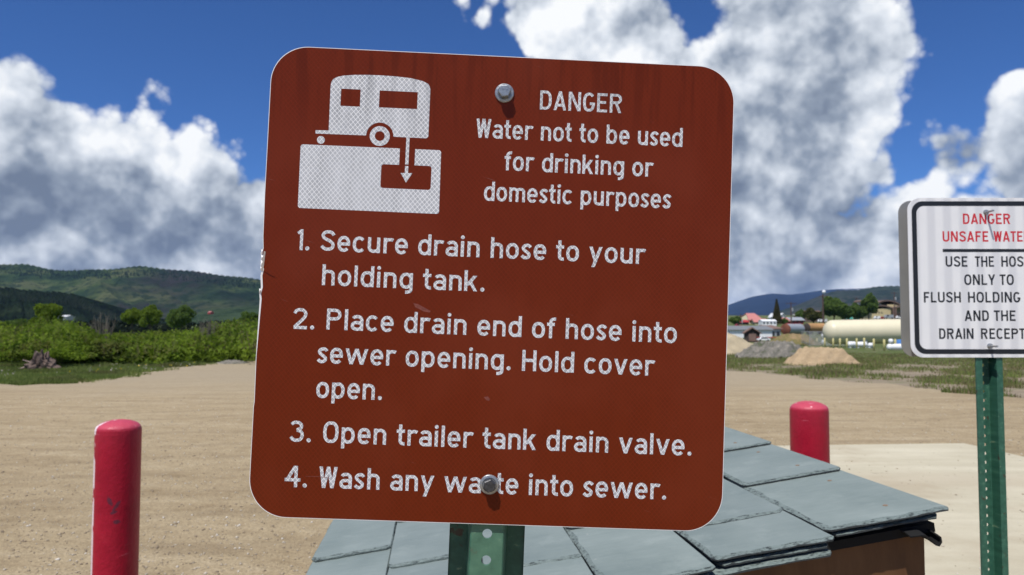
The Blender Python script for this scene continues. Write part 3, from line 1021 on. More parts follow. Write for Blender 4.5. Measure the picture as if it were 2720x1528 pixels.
# torn sliver and chipped rim on the left edge
k = MB()
zt = .12 * INCH
k.add([(-8.98 * INCH, .28 * INCH, .002 * INCH), (-8.90 * INCH, .25 * INCH, .002 * INCH), (-8.72 * INCH, .98 * INCH, .42 * INCH), (-8.78 * INCH, 1.0 * INCH, .42 * INCH),
       (-8.98 * INCH, .28 * INCH, -.01 * INCH), (-8.90 * INCH, .25 * INCH, -.01 * INCH), (-8.72 * INCH, .98 * INCH, .40 * INCH), (-8.78 * INCH, 1.0 * INCH, .40 * INCH)],
      [(0, 1, 2, 3), (7, 6, 5, 4), (0, 3, 7, 4), (1, 5, 6, 2), (3, 2, 6, 7), (0, 4, 5, 1)])
k.add([(-8.93 * INCH, .1 * INCH, .002 * INCH), (-8.66 * INCH, .05 * INCH, .05 * INCH), (-8.55 * INCH, .5 * INCH, .30 * INCH), (-8.75 * INCH, .7 * INCH, .34 * INCH)], [(0, 1, 2, 3)]) if False else None
k.build('torn_sliver', M['plate_edge'], panel)
for yy, hh, ww in ((.98, .12, .07), (.78, .12, .12), (.55, .14, .13), (.36, .08, .07), (-.50, .10, .08)):
    x0 = -9.0
    k = MB()
    k.add([(x0 * INCH, (yy - hh) * INCH, .001 * INCH), ((x0 + ww) * INCH, (yy - hh * .3) * INCH, .004 * INCH), ((x0 + ww * .8) * INCH, (yy + hh * .6) * INCH, .004 * INCH),
           ((x0 - .01) * INCH, (yy + hh) * INCH, .001 * INCH), ((x0 + ww * .4) * INCH, yy * INCH, .07 * INCH)],
          [(0, 1, 4), (1, 2, 4), (2, 3, 4), (3, 0, 4)])
    k.build('rim_chip', M['plate_edge'], panel)
for bx, by_, sp in ((.02, 7.55, 8), (.054, -7.495, 22)):
    hex_bolt(sign, bx, by_, .0015 * INCH, .372 * INCH, .250 * INCH, .340 * INCH, M['zinc'], sp, M['zinc_dark'] if by_ < 0 else M['zinc_pale'])


# ------------- U channel posts (3 in wide, holes every inch)
def channel_post(name, z_top, z_bot, depth, web_z, face_z, parent, x0=0., hole_top=None, n_holes=40, m=None):
    """local frame: x right, y up, z towards the viewer; web at web_z with holes, flanges at face_z"""
    th = .12 * INCH
    wb, rib, fl0, fl1 = .60 * INCH, .66 * INCH, .80 * INCH, 1.49 * INCH
    cx = x0
    V, F = [], []

    def quad(a, b, c, d):
        k_ = len(V)
        V.extend([a, b, c, d])
        F.append((k_, k_ + 1, k_ + 2, k_ + 3))

    # side walls and flanges as a bent strip, front and back skins
    for s in (-1, 1):
        prof = [(wb, web_z), (rib, web_z - (.04 * INCH if web_z > face_z else -.04 * INCH)), (fl0, face_z), (fl1, face_z), (fl1 + .01 * INCH, face_z + (.09 * INCH if web_z > face_z else -.09 * INCH))]
        for (xa, za), (xb, zb) in zip(prof[:-1], prof[1:]):
            quad((cx + s * xa, z_bot, za), (cx + s * xb, z_bot, zb), (cx + s * xb, z_top, zb), (cx + s * xa, z_top, za))
            quad((cx + s * xa, z_bot, za - th), (cx + s * xb, z_bot, zb - th), (cx + s * xb, z_top, zb - th), (cx + s * xa, z_top, za - th))
        xa, za = prof[-1]
        quad((cx + s * xa, z_bot, za - th), (cx + s * xa, z_bot, za), (cx + s * xa, z_top, za), (cx + s * xa, z_top, za - th))
    # web with real round holes
    r = .19 * INCH
    N_ = 16
    y = z_top
    holes = [hole_top - i * INCH for i in range(n_holes)]
    holes = [h_ for h_ in holes if h_ > z_bot + .5 * INCH and h_ < z_top - .4 * INCH]

    def solid(ya, yb):
        for zz in (web_z, web_z - th):
            quad((cx - wb, ya, zz), (cx + wb, ya, zz), (cx + wb, yb, zz), (cx - wb, yb, zz))
    prev = z_top
    for h_ in holes:
        t_, b_ = h_ + .5 * INCH, h_ - .5 * INCH
        if prev - t_ > 1e-6: solid(t_, prev)
        ring = [(cx + r * math.cos(2 * math.pi * i / N_), h_ + r * math.sin(2 * math.pi * i / N_)) for i in range(N_)]
        sq = []
        for i in range(N_):
            c_, s_ = math.cos(2 * math.pi * i / N_), math.sin(2 * math.pi * i / N_)
            f_ = 1 / max(abs(c_), abs(s_))
            sq.append((cx + wb * c_ * f_, h_ + .5 * INCH * s_ * f_))
        for i in range(N_):
            j = (i + 1) % N_
            for zz in (web_z, web_z - th):
                quad((*ring[i], zz), (*sq[i], zz), (*sq[j], zz), (*ring[j], zz))
            quad((*ring[i], web_z), (*ring[j], web_z), (*ring[j], web_z - th), (*ring[i], web_z - th))
        prev = b_
    if prev > z_bot: solid(z_bot, prev)
    o = link(name, mesh(name, V, F), m or M['post'], parent)
    return o


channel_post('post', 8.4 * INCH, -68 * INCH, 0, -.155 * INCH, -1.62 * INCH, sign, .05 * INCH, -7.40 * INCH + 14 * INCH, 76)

# ---------------------------------------------------------------- white sign, back to back on the second post
def mb_white_sheet(T):
    co = T.v('SCALE', obj_co(T), scale=1 / INCH)
    s = T.n('ShaderNodeSeparateXYZ', {0: co})
    st = T.m('PINGPONG', T.m('MULTIPLY', s.outputs[0], .55), .5)
    nz = T.noise(co, .5, 3)
    c = T.mix(T.ss(st, .12, .38, 0., .8), (.79, .785, .77), (.59, .59, .60))
    c = T.mix(T.lin(nz, .3, .7, 0., .3), c, (.64, .645, .66))
    cell = T.ss(T.m('MINIMUM', T.m('PINGPONG', T.m('ADD', T.m('MULTIPLY', s.outputs[0], 5.5), T.m('MULTIPLY', s.outputs[1], 5)), .5),
                    T.m('PINGPONG', T.m('SUBTRACT', T.m('MULTIPLY', s.outputs[0], 5.5), T.m('MULTIPLY', s.outputs[1], 5)), .5)), .05, .12, 1., 0.)
    c = T.mix(T.m('MULTIPLY', cell, .35), c, (.92, .92, .93))
    return pbsdf(T, c, .45, 0, None, .5, **{'Coat Weight': .3, 'Coat Roughness': .15})


M['white_sheet'] = material('white_sign_sheeting', mb_white_sheet)
M['black_ink'] = plain('black_ink', (.012, .015, .020), .45, 0, .1, 30)
M['red_ink'] = plain('red_ink', (.56, .022, .035), .45, 0, .08, 30)
ws = thing('road_sign', 'white sign with red unsafe water warning on a green post beyond the slate roof', 'sign',
           (1.3698, 2.16, 1.6774), (R(90), 0, 0))
pr = round_rect(-9, 9, -9.04, 9.04, 1.45, 12)
wp = plate('panel', pr, -.08 * INCH, -.002 * INCH, M['plate_edge'], ws)
plate('white_sheeting', [(x * .9965, y * .9965) for x, y in pr], -.001 * INCH, .0015 * INCH, M['white_sheet'], wp)
WZ = .006 * INCH
fill2d('black_border', [round_rect(-8.55, 8.55, -8.66, 8.66, 1.25, 12), round_rect(-8.0, 8.0, -8.11, 8.11, .85, 12)], WZ, M['black_ink'], wp)
wc = 1.20
for t_, xa, xb, y_, m_ in (('DANGER', -2.742, 2.641, 6.05, 'red_ink'), ('UNSAFE', -5.10, .08, 4.04, 'red_ink'), ('WATER', .67, 4.89, 4.04, 'red_ink'),
                           ('USE', -4.835, -2.363, 1.19, 'black_ink'), ('THE', -1.519, .646, 1.19, 'black_ink'), ('HOSE', 1.473, 4.75, 1.19, 'black_ink'),
                           ('ONLY TO', -2.786, 2.834, -.87, 'black_ink'), ('FLUSH', -7.394, -3.218, -2.855, 'black_ink'), ('HOLDING', -2.41, 3.51, -2.855, 'black_ink'),
                           ('TANKS', 4.35, 7.9, -2.855, 'black_ink') if False else ('TANK', 4.35, 7.35, -2.855, 'black_ink'),
                           ('AND THE', -2.871, 2.906, -4.936, 'black_ink'),
                           ('DRAIN', -5.777, -1.895, -6.963, 'black_ink'), ('RECEPTOR', -1.06, 5.75, -6.963, 'black_ink')):
    text_mesh('text_line', [(t_, xa, xb, y_, wc, .168)], WZ, M[m_], wp)
fill2d('divider_line', [[(-5.13, 2.86), (5.05, 2.86), (5.05, 3.22), (-5.13, 3.22)]], WZ, M['black_ink'], wp)
# the second panel, facing away, behind the post
bp = plate('back_panel', [(x, y) for x, y in pr], -2.10 * INCH, -2.02 * INCH, M['alu_back'], ws)
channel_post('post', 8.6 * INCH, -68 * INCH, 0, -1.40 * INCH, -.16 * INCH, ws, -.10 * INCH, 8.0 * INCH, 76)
for by_ in (7.40, -7.75):
    k = MB()
    k.lathe([(.30 * INCH, 0), (.30 * INCH, .05 * INCH), (.16 * INCH, .06 * INCH)], 20)
    a = [R(60 * i + 10) for i in range(6)]
    k.add([(.25 * INCH * math.cos(t), .25 * INCH * math.sin(t), .05 * INCH) for t in a] + [(.25 * INCH * math.cos(t), .25 * INCH * math.sin(t), .30 * INCH) for t in a],
          [(i, (i + 1) % 6, (i + 1) % 6 + 6, i + 6) for i in range(6)] + [tuple(range(6, 12))])
    k.tube((0, 0, .28 * INCH), (0, 0, 1.35 * INCH), .125 * INCH, .11 * INCH, 14)
    auto_smooth(k.build('bolt', M['zinc'], ws, loc=(-.12 * INCH, by_ * INCH, .002 * INCH)), 35)
# ---------------------------------------------------------------- slate roofed pump house
RA, RB, RN = Vector((-0.10434545, 0.99452381, 0.00586685)), Vector((0.98490247, 0.10251309, 0.1394926)), Vector((-0.13812728, -0.02033369, 0.99020573))
RP = Vector((0.81079035, 1.4, 1.1942682))


def mb_slate(T):
    co = obj_co(T)
    oi = T.n('ShaderNodeObjectInfo').outputs['Random']
    p = T.v('ADD', co, T.n('ShaderNodeCombineXYZ', {0: T.m('MULTIPLY', oi, 30.), 1: T.m('MULTIPLY', oi, 17.)}).outputs[0])
    n = T.noise(p, 5., 4, .55)
    cl = T.noise(T.v('MULTIPLY', p, (1, 3, 1)), 22., 6, .7)
    c = T.ramp(T.m('ADD', T.m('MULTIPLY', n, .7), T.m('MULTIPLY', cl, .3)), [(.3, (.138, .176, .168)), (.45, (.178, .217, .203)), (.6, (.212, .252, .236)), (.72, (.25, .29, .272))])
    c = T.mix(T.m('MULTIPLY', oi, .40), c, (.155, .190, .190))
    c = T.mix(T.ss(T.noise(p, 11., 5, .65), .54, .68, 0., .30), c, (.275, .315, .295))
    spot = T.ss(T.noise(p, 60., 2), .74, .80, 0., .5)
    c = T.mix(spot, c, (.34, .34, .31))
    return pbsdf(T, c, .62, 0, bump(T, cl, .0011), .45)


def mb_slate_edge(T):
    co = obj_co(T)
    n = T.noise(T.v('MULTIPLY', co, (1, 1, 8)), 90., 5, .7)
    c = T.ramp(n, [(.38, (.030, .038, .037)), (.45, (.11, .138, .130)), (.54, (.155, .193, .182)), (.7, (.19, .23, .216))])
    return pbsdf(T, c, .7, 0, bump(T, n, .0025), .4)


M['slate'] = material('slate', mb_slate)
M['slate_edge'] = material('split_slate_edge', mb_slate_edge)
M['slate_edge_shade'] = plain('shaded_slate_edge', (.038, .044, .046), .8, 0, .5, 220)  # dark tone paints the shadow line along the slates' lower edges
M['copper'] = plain('copper_nail', (.38, .26, .17), .45, .6, .2, 300)
M['felt'] = plain('black_felt', (.005, .005, .005), .9, 0, .3, 30)


def mb_board(T):
    co = obj_co(T)
    n = T.noise(T.v('MULTIPLY', co, (9, 9, 2.22)), 2.2, 6, .65)
    c = T.ramp(n, [(.3, (.085, .036, .013)), (.55, (.115, .052, .019)), (.75, (.145, .070, .028))])
    d = T.ss(T.noise(co, 30., 4, .6), .66, .72, 0., .7)
    c = T.mix(d, c, (.06, .030, .016))
    return pbsdf(T, c, .65, 0, bump(T, n, .0012), .35)


M['board'] = material('brown_board', mb_board)

shed = thing('pump_house', 'low brown pump house with blue grey slate roof behind the brown sign', 'pump house')
SM = Matrix(((RB.x, RA.x, RN.x, RP.x), (RB.y, RA.y, RN.y, RP.y), (RB.z, RA.z, RN.z, RP.z), (0, 0, 0, 1)))
shed.matrix_world = SM
SMi = SM.inverted()


def slate(b0, b1, a0, ln, lift, tilt, seed, chip_left=True, thick=.0052, flat=False):
    """one slate in roof coordinates (x = b, y = a, z = normal); a0 is its lower edge"""
    r = random.Random(seed)
    gap = .0022 if chip_left and b0 > -1.0 else .0004
    x0, x1, y0, y1 = b0 + gap, b1 - gap, a0, a0 + ln
    P, I = [], []
    nL, nB = 12, 15

    def jit(s): return r.uniform(-s, s)
    # going round: left edge from back to front, bottom edge, right edge back; rounded front corners
    walk = 0.
    c0 = r.uniform(.008, .016)
    c1 = r.uniform(.006, .018)
    for i in range(nL):
        t = i / (nL - 1)
        y = y1 + (y0 + c0 - y1) * t
        walk = walk * .6 + jit(.0016)
        d = (r.uniform(.006, .015) if chip_left else .002) * (1 if t > .25 else .5)
        P.append((x0 + walk, y))
        I.append((x0 + d, y + (0 if i < nL - 1 else .004)))
    for i in range(nB):
        t = i / (nB - 1)
        x = x0 + c0 * .6 + (x1 - c1 * .8 - x0 - c0 * .6) * t
        walk = walk * .6 + jit(.0018)
        d = r.uniform(.007, .017)
        P.append((x, y0 + walk))
        I.append((x + (.004 if i == 0 else 0) - (.003 if i == nB - 1 else 0), y0 + d))
    for i in range(8):
        t = i / 7
        y = y0 + c1 + (y1 - y0 - c1) * t
        P.append((x1 + jit(.0007), y))
        I.append((x1 - .0022, y + (.003 if i == 0 else 0)))
    n = len(P)
    z = lambda y, k: lift + k + tilt * (1 - (y - y0) / .355)
    V = [(x, y, z(y, 0)) for x, y in P] + [(x, y, z(y, thick * r.uniform(.40, .72))) for x, y in P] + [(x, y, z(y, thick * r.uniform(.86, .98))) for x, y in
        [((px + 2 * ix) / 3 + jit(.001), (py + 2 * iy) / 3 + jit(.001)) for (px, py), (ix, iy) in zip(P, I)]] + [(x, y, z(y, thick)) for x, y in I]
    F = [tuple(range(n - 1, -1, -1))]
    for k_ in range(3):
        F += [(k_ * n + i, k_ * n + (i + 1) % n, (k_ + 1) * n + (i + 1) % n, (k_ + 1) * n + i) for i in range(n)]
    F.append(tuple(range(3 * n, 4 * n)))
    me = mesh('slate', V, F)
    me.materials.append(M['slate'])
    me.materials.append(M['slate_edge'])
    me.materials.append(M['slate_edge_shade'])
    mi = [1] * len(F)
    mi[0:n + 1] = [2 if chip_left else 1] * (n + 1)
    mi[-1] = 0
    me.polygons.foreach_set('material_index', mi)
    bm = bmesh.new()
    bm.from_mesh(me)
    bmesh.ops.recalc_face_normals(bm, faces=bm.faces)
    bm.to_mesh(me)
    bm.free()
    return link('slate', me, None, shed), z(y0, thick)


cols = [(-.247, 0, (.0, .366, .730, 1.09), .0038, True), (-.478, -.247, (-.040, .148, .503, .858, 1.21), .0026, True),
        (-.677, -.478, (-.075, .283, .638, .993), .0018, True), (-.862, -.677, (-.045, .100, .455, .81, 1.165), .0010, False),
        (-1.049, -.862, (-.06, .234, .575, .93), .0005, False), (-1.222, -1.049, (.02, .372, .727, 1.08), .0, False)]
sd = 100
TOPA = 1.45
nail_pts = {(0, 0): [(-.071, .305), (-.085, .074)], (0, 1): [(-.075, .666), (-.069, .456)], (0, 2): [(-.084, .799), (-.15, 1.03)], (1, 1): []}
for ci, (b0, b1, ladder, lift, chip) in enumerate(cols):
    for ri, a0 in enumerate(ladder):
        ln = min(.47, TOPA - a0)
        sd += 1
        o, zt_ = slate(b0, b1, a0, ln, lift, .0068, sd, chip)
        for (nb, na) in nail_pts.get((ci, ri), []):
            k = MB()
            zz = lift + .0052 + .0068 * (1 - (na - a0) / .355)
            k.lathe([(.0048, 0), (.0048, .0010), (.003, .0017)], 14, at=(nb, na, zz - .0002))
            auto_smooth(k.build('nail', M['copper'], o), 40)
    # starter course under the lowest slate of every column
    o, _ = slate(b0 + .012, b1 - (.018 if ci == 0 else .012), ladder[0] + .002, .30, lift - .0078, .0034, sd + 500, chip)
# second, paler starter slate that shows below the middle columns
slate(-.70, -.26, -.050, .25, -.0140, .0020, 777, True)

# deck and felt under the slates, curling felt scrap at the corner
k = MB()
k.box(-1.20, -.028, .018, TOPA - .01, -.030, -.0135)
k.build('roof_deck', M['felt'], shed)
k = MB()
n_ = 10
fr = [(-.10, -.020), (-.055, -.022), (-.040, -.026), (-.028, -.034), (-.016, -.046), (-.006, -.056), (.004, -.060), (.012, -.052), (.011, -.040), (.006, -.036)]
V, F = [], []
for ia, a_ in enumerate((-.012, .006, .025, .05)):
    for x_, z_ in fr:
        V.append((x_ * .50 - .046, a_ + (.004 if x_ > -.03 else 0) * ia, -.002 + z_ * .62 - (.004 if ia == 0 else 0)))
for ia in range(3):
    for i in range(len(fr) - 1):
        F.append((ia * 10 + i, ia * 10 + i + 1, (ia + 1) * 10 + i + 1, (ia + 1) * 10 + i))
o = link('felt_flap', mesh('felt_flap', V, F), M['felt'], shed)
sm_ = o.modifiers.new('thick', 'SOLIDIFY')
sm_.thickness = .0028

# walls, in world upright coordinates brought into the roof frame
wA = Vector((RA.x, RA.y, 0)).normalized()
wB = Vector((RB.x, RB.y, 0)).normalized()
corner = Vector((0.7746, 1.435, 0))


def roof_under(p):
    """height of the deck underside above point p"""
    t_ = ((RP - RN * .0305) - Vector((p.x, p.y, 0))).dot(RN) / RN.z
    return t_


def wall(name, p, q, inward, th, m):
    V = []
    for pt in (p, q, q + inward * th, p + inward * th):
        V.append(Vector((pt.x, pt.y, .03)))
    for pt in (p, q, q + inward * th, p + inward * th):
        V.append(Vector((pt.x, pt.y, roof_under(pt) - .0005)))
    V = [SMi @ v for v in V]
    return link(name, mesh(name, V, [(0, 3, 2, 1), (4, 5, 6, 7), (0, 1, 5, 4), (1, 2, 6, 5), (2, 3, 7, 6), (3, 0, 4, 7)]), m, shed)


c00 = corner
c10 = corner - wB * 1.13
c01 = corner + wA * 1.34
c11 = c10 + wA * 1.34
wall('front_panel', c10, c00, wA, .016, M['board'])
wall('side_panel', c00 + wA * .017, c01, -wB, .016, M['board'])
wall('side_panel', c10 + wA * .017, c11, wB, .016, M['board'])
wall('back_panel', c11 + wB * .017, c01 - wB * .017, -wA, .016, M['board'])

# ---------------------------------------------------------------- red bollards
def mb_red(marks, whites):
    def b(T):
        co = obj_co(T)
        s = T.n('ShaderNodeSeparateXYZ', {0: co})
        n = T.noise(co, 9., 5, .6)
        c = T.ramp(n, [(.3, (.27, .005, .020)), (.6, (.34, .008, .026)), (.8, (.38, .018, .036))])
        # sun-bleached, dusty paint on the cap and a band below it
        z = T.m('ADD', s.outputs[2], T.m('MULTIPLY', T.m('SUBTRACT', T.noise(co, 30., 4), .5), .03))
        c = T.mix(T.ss(z, 1.02, 1.155, 0., .25), c, (.42, .04, .07))
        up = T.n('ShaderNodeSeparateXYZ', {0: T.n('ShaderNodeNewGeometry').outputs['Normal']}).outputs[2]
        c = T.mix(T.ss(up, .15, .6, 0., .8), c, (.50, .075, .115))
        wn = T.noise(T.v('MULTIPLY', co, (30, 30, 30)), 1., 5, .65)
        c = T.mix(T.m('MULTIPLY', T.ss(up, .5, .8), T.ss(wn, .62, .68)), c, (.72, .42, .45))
        pit = T.noise(co, 55., 3, .6)
        c = T.mix(T.ss(T.noise(co, 24., 5, .7), .69, .73, 0., .8), c, (.12, .020, .020))
        if whites:
            ang = T.m('ARCTAN2', s.outputs[0], s.outputs[1])
            k_ = T.m('MULTIPLY', T.ss(T.m('ABSOLUTE', T.m('ADD', ang, whites)), .15, .24, 1., 0.), T.ss(T.noise(T.v('MULTIPLY', co, (8, 8, 6)), 1.4, 4, .6), .47, .52))
            c = T.mix(k_, c, (.74, .62, .65))
        for (ax, az, rx, rz, rot) in marks:
            v_ = T.v('SUBTRACT', co, (ax, 0, az))
            v_ = T.n('ShaderNodeVectorRotate', {'Vector': v_, 'Angle': rot}, rotation_type='Y_AXIS').outputs[0]
            v_ = T.v('MULTIPLY', v_, (1 / rx, 0, 1 / rz))
            ll = T.m('ADD', T.v('LENGTH', v_, out=1), T.m('MULTIPLY', T.m('SUBTRACT', T.noise(co, 90., 3), .5), .9))
            ff = T.m('MULTIPLY', T.ss(ll, .7, 1.2, .95, 0.), T.m('LESS_THAN', s.outputs[1], 0.))
            c = T.mix(ff, c, (.105, .022, .040))
        scr = T.ss(T.noise(T.v('MULTIPLY', co, (12, 12, 70)), 1., 4), .70, .76, 0., .35)
        c = T.mix(scr, c, (.55, .16, .20))
        return pbsdf(T, c, .45, 0, bump(T, T.m('ADD', pit, n), .0022), .22)
    return b


M['red_worn'] = material('red_paint_worn', mb_red([(.016, .855, .008, .020, R(25)), (.038, .835, .006, .026, R(-30)), (.030, .812, .014, .006, R(20)), (.040, .775, .012, .008, 0)], 2.22))
M['red'] = material('red_paint', mb_red([], 0))


def bollard(px, rim_py, D, dia, label, m, lean):
    p = at(px, rim_py, D)
    t = thing('bollard', label, 'bollard', (p.x, p.y, 0), lean, 'red steel bollards round the dump station')
    r = dia / 2
    zr = p.z
    k = MB()
    rings = [(r, 0), (r, zr - .02), (r, zr - .006), (r * .992, zr)]
    k.lathe(rings, 56)
    o = auto_smooth(k.build('pipe', m, t), 40)
    k = MB()
    prof = [(r * .985, zr - .003)] + [(r * .985 * math.cos(a), zr + .036 * math.sin(a) ** 1.0) for a in [math.pi / 2 * i / 9 for i in range(1, 9)]] + [(r * .03, zr + .036)]
    k.lathe(prof, 56)
    o = k.build('concrete_cap', m, t, smooth=True)
    rr = random.Random(int(px))
    for v in o.data.vertices:
        if v.co.z > zr + .002:
            v.co.z += rr.uniform(-.0012, .0012)
    o2 = auto_smooth(o, 60)
    return t


bollard(313, 1139, 3.03, .1685, 'scuffed red bollard at left with dark smudges and a white streak', M['red_worn'], (0, R(.15), 0))
bollard(2149, 1087, 3.44, .1675, 'clean red bollard behind the slate roof on the concrete pad', M['red'], (0, 0, 0))
# ---------------------------------------------------------------- vegetation
M['willow'] = leafy('willow_leaves', (.080, .135, .022), (.29, .39, .055), .42, brown=(.135, .125, .050))
M['willow_dark'] = leafy('willow_leaves_dark', (.022, .050, .012), (.080, .135, .025), .8)
M['cotton'] = leafy('cottonwood_leaves', (.070, .120, .020), (.27, .35, .055), .5)
M['tree_dark'] = leafy('broadleaf', (.048, .090, .028), (.185, .265, .072), .35)
M['spruce'] = leafy('spruce_needles', (.040, .045, .020), (.120, .100, .045), .8, .15)
M['olive'] = leafy('olive_leaves', (.050, .060, .020), (.150, .150, .060), .5)
M['grass'] = leafy('grass_blades', (.130, .185, .050), (.30, .345, .120), .9, brown=(.20, .17, .09))
M['dry'] = leafy('dry_weeds', (.13, .10, .06), (.30, .25, .15), 1.4, .2)
M['bark'] = plain('bark', (.085, .062, .045), .9, 0, .4, 12)
M['pale_twig'] = plain('bare_grey_twigs', (.17, .15, .12), .85, 0, .3, 12)


def tri_cloud(C, size, rs, flat=0.):
    """one small leaf triangle per centre, random orientation"""
    n = len(C)
    a = rs.normal(size=(n, 3))
    a /= np.linalg.norm(a, axis=1)[:, None]
    b = np.cross(a, rs.normal(size=(n, 3)))
    b /= np.linalg.norm(b, axis=1)[:, None] + 1e-9
    if flat: a[:, 2] *= flat
    s = (size * rs.uniform(.6, 1.4, n))[:, None]
    V = np.empty((n, 3, 3))
    V[:, 0] = C - a * s
    V[:, 1] = C + a * s * .6 + b * s * .7
    V[:, 2] = C + a * s * .6 - b * s * .7
    return V.reshape(-1, 3), np.arange(3 * n).reshape(-1, 3)


def clump_points(rs, n, w, h, lumps, base=.0, shell=.55):
    """points in a lumpy crown: radius w/2, from base*h to h"""
    K = rs.normal(size=(lumps, 3))
    K /= np.linalg.norm(K, axis=1)[:, None]
    K *= rs.uniform(.35, .85, lumps)[:, None]
    K[:, 2] = np.abs(K[:, 2]) * rs.choice([1, 1, -.7], lumps)
    rr = rs.uniform(.26, .46, lumps)
    pick = rs.randint(0, lumps, n)
    d = rs.normal(size=(n, 3))
    d /= np.linalg.norm(d, axis=1)[:, None]
    rad = rs.uniform(shell, 1.05, n) ** .6
    P = K[pick] + d * (rr[pick] * rad)[:, None]
    P[:, 0] *= w / 2 / .92
    P[:, 1] *= w / 2 / .92
    z = (P[:, 2] / 1.15 + 1) / 2
    P[:, 2] = h * (base + (1 - base) * np.clip(z, 0, 1.1))
    return P


def shrub_meshes(seed, w, h, n, leaf, m, stems=9):
    rs = np.random.RandomState(seed)
    P = clump_points(rs, n, w, h, 16, .0, .3)
    # a fuzzy top of upright shoots
    k_ = n // 4
    sh = rs.uniform(-.5, .5, (40, 2)) * w * .9
    idx = rs.randint(0, 40, k_)
    t = rs.uniform(0, 1, k_)
    S = np.stack([sh[idx, 0] + rs.normal(0, .03, k_), sh[idx, 1] + rs.normal(0, .03, k_), h * (.55 + .6 * t * rs.uniform(.6, 1.1, 40)[idx] * (1 - (sh[idx, 0] / w * 1.7) ** 2))], 1)
    V, F = tri_cloud(np.concatenate([P, S]), leaf, rs)
    fol = np_mesh('foliage', V, F)
    fol.materials.append(m)
    k = MB()
    for i in range(stems):
        a = rs.uniform(0, 6.28)
        r = rs.uniform(.1, .42) * w
        k.tube((r * .15 * math.cos(a), r * .15 * math.sin(a), -.1), (r * math.cos(a), r * math.sin(a), h * rs.uniform(.6, .95)), .018, .006, 5)
    st = mesh('stems', k.v, k.f)
    st.materials.append(M['bark'])
    return fol, st


def tree_obj(name, label, x, y, z, w, h, m, seed, n=5000, leaf=.25, trunk=.25, lumps=22, base=.18, group=None, cat='tree'):
    rs = np.random.RandomState(seed)
    t = thing(name, label, cat, (x, y, z), group=group)
    P = clump_points(rs, n, w, h, lumps, base, .35)
    V, F = tri_cloud(P, leaf, rs)
    link('crown', np_mesh('crown', V, F), m, t)
    k = MB()
    k.tube((0, 0, -.5), (0, 0, h * .45), trunk, trunk * .6, 8)
    for i in range(6):
        a = rs.uniform(0, 6.28)
        k.tube((0, 0, h * (.2 + .04 * i)), (w * .3 * math.cos(a), w * .3 * math.sin(a), h * rs.uniform(.5, .8)), trunk * .4, trunk * .12, 6)
    k.build('trunk', M['bark'], t)
    return t


# --- willow thicket on the left: counted shrubs in front, a mass behind
var = [shrub_meshes(11 + i, 2.6 + .5 * i, 1.35 + .12 * i, 5200, .055, M['willow'] if i != 2 else M['willow_dark']) for i in range(4)]
front = [(-60, 992, .95, 1), (-25, 985, .80, 2), (150, 974, .95, 0), (215, 970, 1.0, 1), (290, 966, .92, 3), (360, 962, .95, 0), (430, 960, .88, 1), (500, 957, .92, 3), (560, 955, .85, 0),
         (625, 952, 1.0, 1), (690, 951, .95, 2), (760, 949, 1.0, 0), (840, 947, 1.0, 3)]
for i, (px, pb, sc, vi) in enumerate(front):
    D = 2000 * CAMZ / (pb - HOR) if True else 0
    p = at(px, pb, D)
    lab = ('olive willow shrub cut by the left edge of the photo', 'dark olive willow shrub left of the brown root stump', 'bright green willow shrub directly behind the brown root stump',
           'willow shrub just right of the brown root stump', 'willow shrub in front of the bare grey dead shrub', 'willow shrub between the dead shrub and the paired cottonwoods',
           'willow shrub below the broad dark cottonwood', 'willow shrub just right of the broad dark cottonwood', 'willow shrub behind the left end of the stony dirt mound',
           'dark green willow shrub behind the stony dirt mound', 'willow shrub touching the left edge of the brown sign', 'willow shrub hidden behind the left part of the brown sign',
           'willow shrub hidden behind the middle of the brown sign')[i]
    t = thing('willow_shrub', lab, 'shrub', (p.x, p.y + (3.6 if i in (0, 1) else 1.7), -.02), (0, 0, i * 1.3), 'willow shrubs along the lot')
    t.scale = (sc, sc, sc * (.62 + .10 * ((i * 7) % 3) / 3))
    for nm, me_ in (('foliage', var[vi][0]), ('stems', var[vi][1])):
        link(nm, me_, None, t)

rs = np.random.RandomState(4)
nb = 620
bD = 27.5 + 44 * rs.uniform(0, 1, nb) ** 1.35
bP = rs.uniform(-250, 1350, nb)
bX = (bP - 1360) / 2000 * bD
topy = np.interp(bP, [-250, 0, 60, 110, 170, 240, 300, 360, 430, 500, 560, 620, 690, 900, 1350], [868, 868, 880, 858, 862, 884, 893, 892, 886, 886, 874, 862, 860, 858, 862])
topy = topy + rs.uniform(-3, 14, nb) + 12 * np.clip((33 - bD) / 5, 0, 1)
bZ = np.interp(bD, [28, 60, 80], [0, -.75, -1.05])
bH = np.maximum(.7, CAMZ + (HOR - topy) * bD / 2000 - bZ)
bR = rs.uniform(.6, 1.35, nb)
bD = np.where(np.abs(bP - 116) < 75, np.maximum(bD, 29.5), bD)
per = 300
d = rs.normal(size=(nb, per, 3))
d /= np.linalg.norm(d, axis=2)[..., None]
rad = rs.uniform(.45, 1.0, (nb, per)) ** .5 * (1 + .18 * np.sin(d[..., 0] * 6 + bX[:, None]) * np.cos(d[..., 2] * 7 + bD[:, None]))
C = np.empty((nb, per, 3))
C[..., 0] = bX[:, None] + d[..., 0] * rad * bR[:, None]
C[..., 1] = bD[:, None] + d[..., 1] * rad * bR[:, None]
C[..., 2] = bZ[:, None] + bH[:, None] * (.5 + .5 * d[..., 2] * rad)
C = C.reshape(-1, 3)
